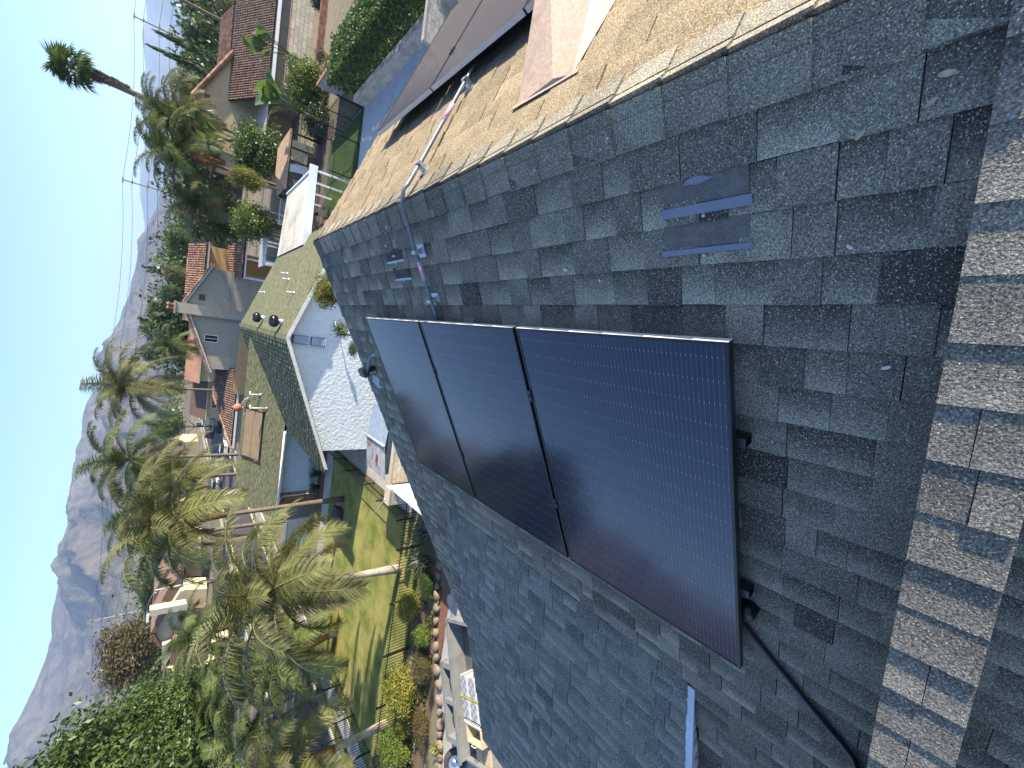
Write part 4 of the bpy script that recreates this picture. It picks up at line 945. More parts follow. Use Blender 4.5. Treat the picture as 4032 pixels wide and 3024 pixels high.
b = MB(); slab(b, (1.6, 66, 8.25), (8.0, 66, 8.25), (8.0, 61.6, 6.55), (1.6, 61.6, 6.55), .12); rf = obj('wing_roof', b, M_deck, hb); tiles(rf, (1.6, 66, 8.25), (8.0, 66, 8.25), (1.6, 61.6, 6.55), M_rtile)
b = MB(); b.box((1.6, 61.55, 6.40), (8.0, 61.62, 6.55)); obj('eave_board', b, M_cream, hb)
b = MB(); slab(b, (4.6, 62, 4.55), (7.9, 62, 4.55), (9.0, 58, 3.25), (4.2, 58, 3.25), .12); rf = obj('lower_roof', b, M_deck, hb)
tiles(rf, (3.6, 62, 4.55), (9.0, 62, 4.55), (3.6, 58, 3.25), M_rtile, keep=lambda u, v: u < 4.3 + v * .27 and u > .7)
b = MB(); b.box((4.2, 57.95, 3.08), (9.0, 58.02, 3.24)); obj('eave_board', b, M_white, hb)
for x in (4.4, 6.6, 8.7): b = MB(); b.box((x - .1, 58.2, 0), (x + .1, 58.4, 3.1)); obj('porch_post', b, M_white, hb)
b = MB(); b.box((-9.4, 57, 0), (-2.0, 57.3, 3.18)); b.box((-9.4, 57, 3.18), (-6.2, 57.3, 3.3)); obj('front_wall', b, M_orange, hb)
# its garage with hipped roof
hg = thing('garage', 'low garage with hipped brown tile roof in front of the street', 'garage', (-11, 61, 0))
b = MB(); b.box((-15.6, 58.4, 0), (-6.9, 66, 2.75)); obj('wall', b, M_beige, hg)
A = [V((-6.6, 58, 2.85)), V((-16.2, 58, 2.80)), V((-10.6, 63, 4.66)), V((-6.6, 63, 4.66)), V((-16.2, 68, 2.8)), V((-6.6, 68, 2.85))]
b = MB(); b.add([p for p in A] + [p - V((0, 0, .12)) for p in A], [(0, 3, 2, 1), (1, 2, 4), (3, 5, 4, 2), (6, 7, 8, 9), (7, 10, 8), (9, 8, 10, 11), (0, 1, 7, 6), (1, 4, 10, 7), (4, 5, 11, 10)]); rf = obj('roof', b, M_deck, hg)
tiles(rf, (-16.2, 63, 4.66), (-6.6, 63, 4.66), (-16.2, 58, 2.82), M_btile, keep=lambda u, v: u > 5.6 * (1 - v / 5.33))
ridge_tiles(hg, A[2] + V((0, 0, .06)), A[1] + V((0, 0, .06)), M_rtile); ridge_tiles(hg, A[2] + V((0, 0, .06)), A[3] + V((0, 0, .06)), M_rtile)
b = MB(); b.box((-16.2, 57.93, 2.6), (-6.6, 58.0, 2.80)); obj('gutter', b, M_white, hg)
e = thing('clay_ornament', 'round terracotta chimney ornament behind the green ridge', 'ornament', (-10.0, 52, 0))
b = MB(); b.tube([(-10, 52, 0), (-10, 52, 2.9)], .12, 8); obj('pedestal', b, M_beige, e); b = MB(); b.lathe([(.05, 2.9), (.36, 3.02), (.47, 3.3), (.36, 3.58), (.1, 3.7), (.12, 3.8)], (-10, 52, 0), 16); obj('ball', b, mat('terracotta', (.42, .16, .10), .8, .2, 6), e, True)
# --- tan house at the right
ht = thing('tan_house', 'tan stucco house with brown tile roof and gable at the right', 'house', (22, 60, 0)); Y = 57.0
pk, re = (21.5, 9.1), (27.4, 6.05)
b = MB(); b.prism([(17.2, Y, 0), (27.2, Y, 0), (27.2, Y, 6.0), (pk[0], Y, 8.9), (17.2, Y, 6.7)], (0, 9, 0)); obj('wall', b, M_tan2, ht)
for (xa, za), (xe, ze) in ((pk, re), (pk, (16.7, 6.6))):
    sg = 1 if xe > xa else -1
    b = MB(); slab(b, *([(xa, Y - .4, za), (xe, Y - .4, ze), (xe, 66, ze), (xa, 66, za)][::sg]), .12); rf = obj('roof', b, M_deck, ht); tiles(rf, (xa, Y - .4, za), (xa, 66, za), (xe, Y - .4, ze), M_rtile)
    ridge_tiles(ht, (xa, Y - .36, za + .05), (xe, Y - .36, ze + .05), M_rtile, .16)
    b = MB(); b.obox(V((xa, Y - .45, za - .22)), V((xe - xa, 0, ze - za)), V((0, .05, 0)), V((0, 0, .2))); obj('rake_board', b, M_broof, ht)
b = MB()
for k in range(5): b.box((21.6, Y - .06, 7.7 + k * .1), (22.3, Y - .01, 7.76 + k * .1))
obj('gable_vent', b, mat('dark_vent2', (.06, .05, .05), .8), ht)
b = MB(); slab(b, (22.5, 57, 6.1), (46, 57, 6.1), (46, 51.8, 3.05), (22.5, 51.8, 3.05), .12); rf = obj('lower_roof', b, M_deck, ht); tiles(rf, (22.5, 57, 6.1), (46, 57, 6.1), (22.5, 51.8, 3.05), M_btile, expo=.36, tw=.25)
b = MB(); b.box((22.5, 51.72, 2.78), (46, 51.8, 3.08)); obj('fascia', b, M_white, ht)
b = MB(); b.box((23.2, 53, 0), (45, 57, 3.0)); obj('lower_wall', b, mat('dusty_grey_wall', (.34, .29, .25), .95, .1, 1), ht)
b = MB(); slab(b, (27.4, 62, 7.1), (33, 62, 7.1), (33, 58.2, 6.1), (27.4, 58.2, 6.1), .1); rf = obj('upper_roof', b, M_deck, ht); tiles(rf, (27.4, 62, 7.1), (33, 62, 7.1), (27.4, 58.2, 6.1), M_rtile)
b = MB(); slab(b, (17.0, 56.4, 3.5), (23.5, 56.4, 3.5), (23.5, 53.0, 3.05), (17.0, 53.0, 3.05), .1); obj('awning', b, M_cover, ht)
# --- houses on the left, read off as facades with their own depth
def facade(parent, name, k, pts, Y, depth, m, cut=None):
    b = MB(); b.prism([D(k, x, y, Y) for x, y in pts], (0, depth, 0)); return obj(name, b, m, parent)
def gable_house(name, label, x0, x1, y0, y1, eave, peak, wm, rm, axis='x', over=.4, wins=(), tile=False, group=None, chim=False):
    e = thing(name, label, 'house', ((x0 + x1) / 2, (y0 + y1) / 2, 0), group)
    b = MB()
    if axis == 'x':    # ridge along x, slope faces the camera
        ym = (y0 + y1) / 2; b.box((x0, y0, 0), (x1, y1, eave)); b.prism([(x0, y0, eave), (x0, y1, eave), (x0, ym, peak - .15)], (x1 - x0, 0, 0)); obj('wall', b, wm, e)
        for ya, za in ((y0 - over, eave - .1), (y1 + over, eave - .1)):
            b = MB(); q = [(x0 - over, ym, peak), (x1 + over, ym, peak), (x1 + over, ya, za), (x0 - over, ya, za)]; slab(b, *(q if ya > ym else q[::-1]), .14); rf = obj('roof', b, rm, e)
            if tile and ya < ym: tiles(rf, (x0 - over, ym, peak), (x1 + over, ym, peak), (x0 - over, ya, za), rm)
            b = MB(); b.box((x0 - over, ya - .03, za - .2), (x1 + over, ya + .03, za - .02)); obj('fascia', b, M_cream, e)
    else:
        xm = (x0 + x1) / 2; b.box((x0, y0, 0), (x1, y1, eave)); b.prism([(x0, y0, eave), (x1, y0, eave), (xm, y0, peak - .15)], (0, y1 - y0, 0)); obj('wall', b, wm, e)
        for xa in (x0 - over, x1 + over):
            za = eave - .1; b = MB(); q = [(xm, y0 - over, peak), (xa, y0 - over, za), (xa, y1 + over, za), (xm, y1 + over, peak)]; slab(b, *(q if xa > xm else q[::-1]), .14); rf = obj('roof', b, rm, e)
            if tile: tiles(rf, (xm, y0 - over, peak), (xm, y1 + over, peak), (xa, y0 - over, za), rm)
            b = MB(); b.obox(V((xm, y0 - over - .05, peak - .2)), V((xa - xm, 0, za - peak)), V((0, .05, 0)), V((0, 0, .2))); obj('rake_board', b, M_cream, e)
    for wx0, wx1, wz0, wz1 in wins: window(e, wx0, wx1, wz0, wz1, y0 - .02)
    if chim:
        b = MB(); b.box((x1 - 1.6, y0 + 2, eave), (x1 - .9, y0 + 2.9, peak + .7)); obj('chimney', b, wm, e)
    return e
Y = 66.0
h1 = thing('brown_roof_house', 'grey stucco house with brown roofs and cream chimney at the left', 'house', tuple(D(4, 1500, 350, Y) * V((1, 1, 0)) if False else (D(4, 1500, 350, Y).x, Y, 0)))
facade(h1, 'gable_wall', 4, [(1315, 490), (1410, 330), (1560, 290), (1620, 240), (1640, 560), (1480, 590), (1380, 600)], Y, 8, M_beige)
facade(h1, 'roof', 4, [(1300, 500), (1400, 310), (1440, 320), (1330, 500)], Y - .6, 9, M_broof)
facade(h1, 'roof', 4, [(1300, 490), (1375, 625), (1390, 600), (1325, 490)], Y - .6, 9, M_broof)
facade(h1, 'rear_roof', 4, [(1325, 330), (1325, 160), (1440, -60), (1500, -60), (1360, 300)], Y + 6, 6, M_broof)
facade(h1, 'front_roof', 4, [(1360, 290), (1440, 130), (1560, -20), (1590, 10), (1480, 250)], Y + 2, 5, M_broof)
facade(h1, 'side_wall', 4, [(1480, 260), (1560, 130), (1610, 130), (1620, 230)], Y + 1, 5, M_beige)
facade(h1, 'chimney', 4, [(1290, 300), (1285, 350), (1640, 290), (1640, 235)], Y - 1.0, 1.2, M_cream)
facade(h1, 'porch_wall', 4, [(1590, 120), (1600, 170), (1620, 280), (1780, 260), (1790, 110)], Y - 3, 3, mat('sunlit_cream_stucco', (.58, .47, .29), .9, .08, 1.5))
low = facade(h1, 'low_roof_deck', 4, [(1620, 280), (1605, 700), (1760, 720), (1780, 270)], Y - 4.2, .5, M_broof)
A, B_, C_ = D(4, 1618, 275, Y - 4.3), D(4, 1602, 700, Y - 4.3), D(4, 1770, 710, Y - 4.3)
bb = MB(); r = random.Random(4); nU, nW = 26, 8
for j in range(nW):
    for i in range(nU):
        p = A.lerp(B_, (i + (j % 2) * .5) / nU) + (C_ - B_) * (j / nW); u = (B_ - A) / nU * .94; w = (C_ - B_) / nW * 1.05
        bb.obox(p + V((0, -.02 - r.random() * .08, 0)), u, V((0, -.10, 0)), w, r.random())
tag(obj('shake_field', bb, M_broof, h1), kind='stuff')
facade(h1, 'eave_beam', 4, [(1762, 250), (1745, 720), (1800, 720), (1815, 250)], Y - 4.5, .3, M_cream)
window(h1, D(4, 1640, 75, Y).x, D(4, 1640, 30, Y).x, D(4, 1700, 50, Y).z, D(4, 1590, 50, Y).z, Y - .1)
facade(h1, 'yellow_panel', 4, [(1500, 490), (1515, 490), (1605, 520), (1605, 545), (1545, 545)], Y - 2, .5, mat('yellow_stucco', (.62, .50, .20), .9))
facade(h1, 'garage_block', 4, [(1400, 600), (1480, 570), (1470, 700), (1395, 830)], Y - 1, 6, M_beige)
facade(h1, 'garage_roof', 4, [(1490, 600), (1550, 545), (1540, 740), (1470, 780)], Y - 2.4, 5, M_broof)
Y2 = 72.0
h2 = thing('hip_roof_house', 'brown hip-roofed house with white garage door behind the palms', 'house', (D(3, 1600, 1450, Y2).x, Y2, 0))
facade(h2, 'roof', 3, [(1450, 1300), (1440, 1659), (1500, 1720), (1610, 1659), (1600, 1300)], Y2 + 1, 8, M_broof)
facade(h2, 'front_roof', 3, [(1500, 1440), (1590, 1300), (1610, 1310), (1600, 1659), (1520, 1659)], Y2 - .8, 1.6, M_broof)
facade(h2, 'wall', 3, [(1600, 1290), (1605, 1659), (1740, 1659), (1740, 1270)], Y2, 8, M_tan2)
facade(h2, 'gable', 3, [(1510, 1430), (1440, 1575), (1465, 1600), (1480, 1580)], Y2 - 1.2, 2, M_beige)
facade(h2, 'garage_door', 3, [(1610, 1300), (1612, 1420), (1735, 1425), (1735, 1310)], Y2 - .1, .05, M_white)
gable_house('far_house', 'distant house with long orange-brown roof left of the chimney', -13.5, -2.5, 96, 104, 5.0, 6.9, M_tan2, mat('orange_brown_roof', (.34, .18, .11), .85, .2, .6), 'x', wins=((-10, -8.6, 2, 3.2), (-6, -4.6, 2, 3.2)))
gable_house('far_house', 'distant house with low orange roof right behind the chimney', -2, 8.5, 92, 100, 6.2, 8.0, M_tan2, mat('orange_roof2', (.36, .19, .12), .85, .2, .6), 'x')
gable_house('far_house', 'distant cream house partly hidden by trees below the ridge', 16, 24, 150, 158, 5.5, 7.5, M_cream, M_broof, 'x', wins=((18, 19, 3, 4), (21, 22, 3, 4)))
gable_house('far_house', 'white half-timbered gable house behind the cypresses', 49, 58, 105, 112, 3.6, 6.6, mat('white_stucco', (.62, .62, .64), .9, .06), M_broof, 'y', wins=((51, 52.4, 1.4, 2.6), (54.5, 56, 1.4, 2.6)))
gable_house('far_house', 'distant house with red-brown roof across the street', -62, -48, 118, 128, 4, 6.8, M_cream, M_broof, 'x', wins=((-58, -56.5, 1.4, 2.6), (-53, -51.5, 1.4, 2.6)))
gable_house('far_house', 'distant brown-roofed house across the street, farther down', -58, -46, 175, 186, 4.2, 7.2, M_tan2, M_broof, 'x')
gable_house('far_house', 'house with pale walls half hidden by the broad green tree', -62, -48, 60, 70, 4.5, 7.4, mat('pale_yellow_stucco', (.62, .56, .38), .9), M_broof, 'x', wins=((-52, -50.5, 2.4, 3.8),))
gable_house('far_house', 'house down the street beside the parked cars', -21, -13, 98, 108, 3.4, 5.6, M_tan2, M_btile, 'x', wins=((-19, -17.5, 1.2, 2.4),))
gable_house('far_house', 'farthest roof on the street side behind the white car', -22, -12, 150, 160, 3.6, 6.0, M_cream, M_broof, 'x')
# white garden wall by the street, stepped
block_wall('white_block_wall', 'whitewashed block wall beside the street behind the palms', (-22.0, 33.5, 0), (-15.2, 33.5, 0), 1.5, .25, tone_mat('whitewashed_block', (.58, .56, .53), (.72, .70, .66)), cap=M_white, bh=.16)
# ================================================================== CARS
def car(label, x, y, rz, col, L=4.6, Hc=1.55, suv=True):
    e = thing('parked_car', label, 'car', (x, y, 0), 'cars parked along the street'); e.rotation_euler = (0, 0, rz)
    m = mat('car_paint', col, .25, .05, 2, spec=.6)
    def part(nm, q, mt, bev=0, sm=False):
        me = q.mesh(nm, sm); me.materials.append(mt); o = inst(nm, me, e)
        if bev: md = o.modifiers.new('bevel', 'BEVEL'); md.width = bev; md.segments = 3; md.limit_method = 'ANGLE'
        return o
    W = .90; h1 = Hc * .58; q = MB()
    q.prism([(-L / 2, -W, .32), (L / 2, -W, .32), (L / 2 + .02, -W, .62), (L * .47, -W, h1 * .88), (L * .24, -W, h1), (-L / 2, -W, h1 + .02)], (0, 2 * W, 0)); part('body', q, m, .09)
    q = MB(); xb = -L * .47 if suv else -L * .33
    a = [(xb, -W + .08, h1), (L * .20, -W + .08, h1), (L * .20, W - .08, h1), (xb, W - .08, h1)]; t = [(xb + .22, -W + .22, Hc - .05), (L * .02, -W + .22, Hc - .05), (L * .02, W - .22, Hc - .05), (xb + .22, W - .22, Hc - .05)]
    q.hexa([V(p) for p in a + t]); part('cabin_glass', q, M_glass, .04)
    q = MB(); q.hexa([V((xb + .18, -W + .19, Hc - .08)), V((L * .04, -W + .19, Hc - .08)), V((L * .04, W - .19, Hc - .08)), V((xb + .18, W - .19, Hc - .08)), V((xb + .25, -W + .25, Hc)), V((0, -W + .25, Hc)), V((0, W - .25, Hc)), V((xb + .25, W - .25, Hc))]); part('roof', q, m, .03)
    for sx in (-L * .31, L * .31):
        for sy in (-W + .08, W - .08):
            q = MB(); q.lathe([(.2, -.11), (.33, -.11), (.35, -.05), (.35, .05), (.33, .11), (.2, .11)], (sx, sy, .35), 16, (0, 1, 0)); wo = part('wheel', q, M_tyre)
            q = MB(); q.lathe([(.21, -.115), (.21, .115), (.05, .118)], (sx, sy, .35), 12, (0, 1, 0)); me = q.mesh('rim'); me.materials.append(M_alu); inst('rim', me, wo)
    for sy in (-.6, .6):
        q = MB(); q.box((L / 2 - .02, sy - .18, .62), (L / 2 + .04, sy + .18, .78)); part('headlight', q, M_white); q = MB(); q.box((-L / 2 - .03, sy - .16, .7), (-L / 2 + .01, sy + .16, .86)); part('tail_light', q, mat('red_lens', (.3, .01, .01), .3))
car('dark blue parked car behind the tile garage roof', -24.2, 128, 1.571, (.012, .03, .07))
car('dark parked car partly hidden by the tile garage hip', -24.3, 104, 1.571, (.02, .025, .035))
car('pale parked car nearest along the street behind the palms', -24.3, 88, 1.571, (.62, .62, .62), 4.5, 1.45, False)
car('dark pickup-like car standing in the roadway', -29.5, 120, 1.571, (.03, .03, .035), 5.0, 1.75)
car('white van parked far down the street', -33.5, 185, 1.571, (.72, .73, .74), 4.9, 1.9)
car('silver car behind the street palms', -33.8, 96, 1.571, (.40, .41, .42), 4.5, 1.45, False)
e = thing('basketball_hoop', 'basketball hoop with grey backboard at the roadside', 'basketball hoop', (-25.6, 118, 0))
b = MB(); b.tube([(-25.6, 118, 0), (-25.6, 118, 3.0), (-26.2, 118, 3.2)], .06, 8); obj('pole', b, M_black, e)
b = MB(); b.box((-26.3, 117.1, 2.7), (-26.25, 118.9, 3.8)); b.box((-27.0, 117.5, 2.7), (-25.9, 117.55, 3.6)); obj('backboard', b, mat('grey_backboard', (.30, .33, .34), .5), e)
b = MB(); b.tube([(-26.5 + .23 * math.cos(t), 118 + .23 * math.sin(t), 3.05) for t in [i * .63 for i in range(11)]], .012, 5); obj('hoop', b, mat('orange_ring', (.5, .12, .03), .5), e)
# street lamp
p = DX(4, 1900, 12, -24.6); ly = p.y; topz = DX(4, 1345, 108, -24.6).z
e = thing('street_lamp', 'tall pale street lamp with curved arm beside the brown-roofed house', 'street lamp', (-24.6, ly, 0))
b = MB(); b.tube([(-24.6, ly, 0), (-24.6, ly, topz)], [.10, .06], 10); obj('pole', b, M_conc, e, True)
b = MB(); b.tube([(-24.6, ly, topz - .3), (-25.0, ly, topz + .2), (-25.9, ly, topz + .45), (-26.8, ly, topz + .4)], .035, 8); ar = obj('arm', b, M_alu, e, True)
b = MB(); b.hexa([V((-27.4, ly - .12, topz + .3)), V((-26.7, ly - .12, topz + .3)), V((-26.7, ly + .12, topz + .3)), V((-27.4, ly + .12, topz + .3)), V((-27.3, ly - .08, topz + .46)), V((-26.7, ly - .08, topz + .46)), V((-26.7, ly + .08, topz + .46)), V((-27.3, ly + .08, topz + .46))]); obj('lamp_head', b, M_white, ar)
# ================================================================== UTILITY POLES AND WIRES
PYd = 180.0; poles = [(.464, 'utility pole at the far right with crossarms'), (.199, 'utility pole rising above the right-hand palms'), (-.088, 'utility pole right of the big drooping palm'), (-.324, 'utility pole left of the tall street palm'), (-.60, 'utility pole hidden behind the left trees')]
M_pole = mat('weathered_pole_wood', (.20, .18, .165), .85, .2, 2)
PT = H + .0815 * PYd
for i, (u, lb) in enumerate(poles):
    x = u * PYd; e = thing('utility_pole', lb, 'utility pole', (x, PYd, 0), 'utility poles along the far road')
    b = MB(); b.tube([(x, PYd, 0), (x, PYd, PT)], [.30, .19], 10); obj('mast', b, M_pole, e, True)
    for z, w in ((PT - .3, .9), (PT - 2.4, .6), (PT - 6.0, 1.2), (PT - 8.4, 1.2)):
        b = MB(); b.box((x - w, PYd - .3, z - .09), (x + w, PYd - .18, z + .09)); ca = obj('crossarm', b, M_pole, e)
        for s in (-1, 1): b = MB(); b.lathe([(.06, 0), (.09, .1), (.04, .22)], (x + s * (w - .1), PYd - .24, z + .09), 8); obj('insulator', b, M_conc, ca)
M_wire = mat('dark_wire', (.05, .05, .055), .6)
wl_names = ['topmost wire strung between the utility poles', 'second wire from the top between the utility poles', 'third wire down between the utility poles', 'lowest wire between the utility poles']
us = [.80] + [p[0] for p in poles] + [-.95]
for k, dz in enumerate((.1, 2.2, 5.8, 8.2)):
    pts = []
    for i in range(len(us) - 1):
        for j in range(8):
            t = j / 8; pts.append((PYd * (us[i] + (us[i + 1] - us[i]) * t), PYd - .24, PT - dz - 1.1 * 4 * t * (1 - t)))
    b = MB(); b.tube(pts, .045, 5); tag(obj('power_line', b, M_wire), wl_names[k], 'power line', 'power lines')
# ================================================================== PLANTS
def crown_mesh(seed, nc, nl, ls, spread=.19, shell=(.45, .98), flat=.0, core=True, kind='ell', droop=0):
    r = random.Random(seed); b = MB()
    for c in range(nc):
        while True:
            d = V((r.gauss(0, 1), r.gauss(0, 1), r.gauss(0, 1)))
            if d.length > .1: break
        d.normalize()
        if kind == 'ell': rad = r.uniform(*shell) * (.82 + .36 * noise.noise(d * 1.7 + V((seed, 0, 0)))); cp = d * rad
        elif kind == 'cone':
            h = r.random() ** 1.25; a = r.uniform(0, 6.283); w = (1 - h) ** .75 * (.55 + .45 * min(1, h * 6)); cp = V((math.cos(a) * w, math.sin(a) * w, h * 2 - 1)) * r.uniform(.75, 1.0); cp.z = h * 2 - 1
        else: cp = V((r.uniform(-1, 1), r.uniform(-1, 1), r.uniform(-1, 1)))
        if kind == 'box':
            ax = r.randrange(3)
            if r.random() < .8: cp[ax] = (1 if (ax == 2 or r.random() < .5) else -1) * r.uniform(.86, 1.03)
        ct = min(1, max(0, .5 + .22 * r.gauss(0, 1)))
        for k in range(nl):
            p = cp + V((r.gauss(0, 1), r.gauss(0, 1), r.gauss(0, 1) * .8)) * spread * (.6 if kind != 'ell' else 1)
            n = (V((r.gauss(0, .7), r.gauss(0, .7), r.gauss(0, .7))) + d * .5 + V((0, 0, .55))).normalized()
            t = n.cross(V((r.gauss(0, 1), r.gauss(0, 1), r.gauss(0, 1)))).normalized(); u = n.cross(t); s = ls * r.uniform(.6, 1.35)
            if droop: t = (t * .6 + V((0, 0, -droop))).normalized(); u = n.cross(t)
            q = p + t * s; b.add([p - t * s * .9, p + u * s * .48, q, p - u * s * .48], [(0, 1, 2, 3)], min(1, max(0, ct + r.gauss(0, .12))))
    return b.mesh('crown', fix=False)
LM = {
 'green': leaf_mat('leaf_green', (0.028, 0.056, 0.016), (0.119, 0.182, 0.042), .32),
 'bright': leaf_mat('leaf_bright', (0.054, 0.101, 0.019), (0.210, 0.266, 0.053), .38),
 'dark': leaf_mat('leaf_dark', (0.016, 0.034, 0.012), (0.063, 0.105, 0.028), .25),
 'olive': leaf_mat('leaf_olive', (0.062, 0.071, 0.028), (0.161, 0.161, 0.064), .3),
 'brown': leaf_mat('leaf_brown_olive', (0.078, 0.071, 0.031), (0.168, 0.137, 0.056), .3),
 'yellow': leaf_mat('leaf_yellow_green', (0.116, 0.132, 0.022), (0.329, 0.315, 0.063), .38),
 'palm': leaf_mat('palm_leaflet', (.055, .085, .026), (.200, .235, .080), .36, .38),
 'palmo': leaf_mat('palm_leaflet_olive', (.085, .095, .034), (.255, .258, .100), .36, .40),
 'dry': leaf_mat('dry_frond', (0.124, 0.090, 0.053), (0.280, 0.210, 0.126), .2, .7),
 'grey': leaf_mat('leaf_grey_green', (0.078, 0.102, 0.062), (0.182, 0.210, 0.126), .3)}
M_bark = mat('brown_bark', (.12, .090, .065), .9, .35, 6, bmp=.7, bscale=14, bdist=.03)
M_kbark = mat('pale_palm_trunk', (.34, .30, .245), .85, .25, 3, bmp=.5, bscale=9, bdist=.02, dirt=(.19, .15, .11), dscale=2)
M_dbark = mat('dark_palm_trunk', (.135, .105, .080), .9, .3, 4, bmp=.7, bscale=10, bdist=.03)
CR = {}
def crown(kind, v, m):
    key = (kind, v)
    if key not in CR:
        P = {'broad': (64, 46, .060, .17), 'fine': (130, 60, .046, .14), 'shrub': (34, 40, .085, .20), 'dense': (150, 60, .050, .14), 'big': (420, 75, .026, .085)}
        if kind in P: nc, nl, ls, sp = P[kind]; CR[key] = crown_mesh(v * 13 + len(kind), nc, nl, ls, sp)
        elif kind == 'cone': CR[key] = crown_mesh(v * 7 + 3, 130, 26, .075, .10, kind='cone')
        elif kind == 'hedge': CR[key] = crown_mesh(v + 90, 420, 26, .034, .045, kind='box')
    k2 = (kind, v, m)
    if k2 not in CR: me = CR[key].copy(); me.materials.clear(); me.materials.append(LM[m]); CR[k2] = me
    return CR[k2]
def trunk_mb(x, y, z0, z1, r0, seed, limbs=5, spread=1.0, top=None):
    r = random.Random(seed); b = MB(); pts = [V((x, y, z0))]; n = 5
    for i in range(1, n + 1): pts.append(V((x + r.uniform(-.1, .1) * i * .4, y + r.uniform(-.1, .1) * i * .4, z0 + (z1 - z0) * i / n)))
    b.tube(pts, [r0 * (1 - .5 * i / n) for i in range(n + 1)], 8)
    for k in range(limbs):
        a = 6.283 * k / limbs + r.uniform(-.4, .4); p = pts[2 + k % 3]; L = spread * r.uniform(.6, 1.0)
        q = p + V((math.cos(a) * L * .5, math.sin(a) * L * .5, L * .45)); q2 = p + V((math.cos(a) * L, math.sin(a) * L, L * .8)); b.tube([p, q, q2], [r0 * .45, r0 * .3, r0 * .1], 6)
    return b
TN = [0]
def tree_at(label, c, rad, kind='broad', m='green', name='tree', cat='tree', group=None, trunk=True, extra=None):
    TN[0] += 1; v = TN[0] % 3; c = V(c)
    e = thing(name, label, cat, (c.x, c.y, 0), group)
    o = inst('crown' if name != 'shrub' else 'foliage', crown(kind, v, m), e, (0, 0, c.z), (0, 0, TN[0] * 1.7), rad)
    if trunk:
        b = trunk_mb(c.x, c.y, 0, max(.3, c.z + rad[2] * .2), max(.04, rad[0] * .075), TN[0], 5, rad[0] * .75); obj('trunk' if name != 'shrub' else 'stem', b, M_bark, e, True)
    return e
def tree_box(label, k, x0, y0, x1, y1, Y, kind='broad', m='green', name='tree', group=None, trunk=True, sy=1.0, cat='tree'):
    xm, ym = (x0 + x1) / 2, (y0 + y1) / 2; c = D(k, xm, ym, Y); rx = abs(D(k, xm, y0, Y).x - D(k, xm, y1, Y).x) / 2; rz = abs(D(k, x0, ym, Y).z - D(k, x1, ym, Y).z) / 2
    return tree_at(label, c, (rx * 1.02, max(rx, .3) * sy, rz * 1.02), kind, m, name, cat, group, trunk)
# ---- trees, nearest first
g = 'trees beyond the neighbouring houses'
tree_box('big broad-leaved green tree filling the bottom left corner of the photo', 4, 150, 1130, 2050, 2500, 36, 'big', 'green', group=None)
tree_at('very tall green tree crown rising beyond the left photo edge', (-36.0, 33.5, 11.0), (8.5, 7.5, 9.0), 'big', 'green')
tree_box('lower shoulder of green tree in front of the half-hidden pale house', 4, 1000, 740, 2150, 1560, 38, 'big', 'green')
tree_box('brownish-olive tree standing before the mountain at the left', 4, 790, 340, 1390, 1010, 92, 'fine', 'brown', sy=.8)
tree_box('small green tree against the grey gable wall', 4, 1525, 280, 1615, 410, 60, 'broad', 'green')
tree_box('green tree just below the mountain left of the street lamp', 3, 1230, 1270, 1450, 1640, 84, 'fine', 'green', group=g)
tree_box('dark green tree top behind the left hip roof', 4, 1215, -20, 1350, 340, 88, 'fine', 'dark', group=g)
tree_box('tall green tree behind the street palms', 3, 1260, 230, 1640, 500, 118, 'fine', 'green', group=g)
tree_box('olive tree beyond the street, left of its neighbour', 3, 1260, 830, 1560, 1120, 100, 'fine', 'olive', group=g)
tree_box('dark conifer-like tree right of the utility pole', 2, 1150, 1105, 1560, 1305, 112, 'broad', 'dark', group=g)
tree_box('olive tree with ragged top behind the chimney', 2, 1245, 925, 1540, 1150, 108, 'fine', 'olive', group=g)
tree_box('dark tree left of the utility pole', 2, 1185, 1340, 1490, 1480, 112, 'fine', 'dark', group=g)
tree_box('green tree right of the chimney top', 2, 1350, 790, 1600, 960, 100, 'fine', 'dark', group=g)
tree_box('bushy tree above the red tile wing roof', 2, 1380, 610, 1650, 800, 95, 'fine', 'olive', group=g)
tree_box('green tree above the right end of the tile roof', 2, 1400, 270, 1690, 560, 88, 'fine', 'green', group=g)
tree_box('olive tree left of the second utility pole', 2, 1470, 60, 1760, 270, 84, 'fine', 'olive', group=g)
tree_box('dark trees at the upper right corner, leftmost', 1, 1500, 450, 1680, 650, 105, 'fine', 'dark', group=g)
tree_box('dark tree at the upper right corner behind the leaning trunk', 1, 1530, -30, 1900, 190, 112, 'fine', 'dark', group=g)
tree_box('green tree right of the first utility pole', 1, 1530, 190, 1880, 420, 108, 'fine', 'green', group=g)
tree_box('olive tree behind the tan gable', 1, 1420, 590, 1780, 870, 86, 'fine', 'olive', group=g)
tree_box('reddish-green bush above the brown tile roof at the top corner', 1, 1830, -60, 2070, 180, 70, 'broad', 'olive', group=g)
tree_box('dense dark green tree beside the gazebo', 5, -20, 1010, 480, 1600, 47, 'dense', 'green')
tree_box('bright bushy tree behind the patio cover with orange blossom', 6, -30, 60, 450, 450, 47, 'dense', 'bright')
tree_box('green tree between the tile house and patio', 2, 1760, 130, 2230, 420, 54, 'dense', 'green')
tree_box('yellow-tinged bush in front of the gazebo tree', 5, -40, 1440, 330, 1659, 43, 'dense', 'yellow')
tree_box('large light green bush between the pool fence and the cream wall', 5, 430, 470, 900, 980, 42, 'dense', 'bright', name='shrub', cat='shrub')
tree_box('shaded dark shrub behind the turf corner', 5, 600, 880, 960, 1240, 41, 'dense', 'dark', name='shrub', cat='shrub')
tree_box('dark garden shrub in front of the cream block wall', 5, 690, -60, 900, 130, 46, 'dense', 'dark', name='shrub', cat='shrub')
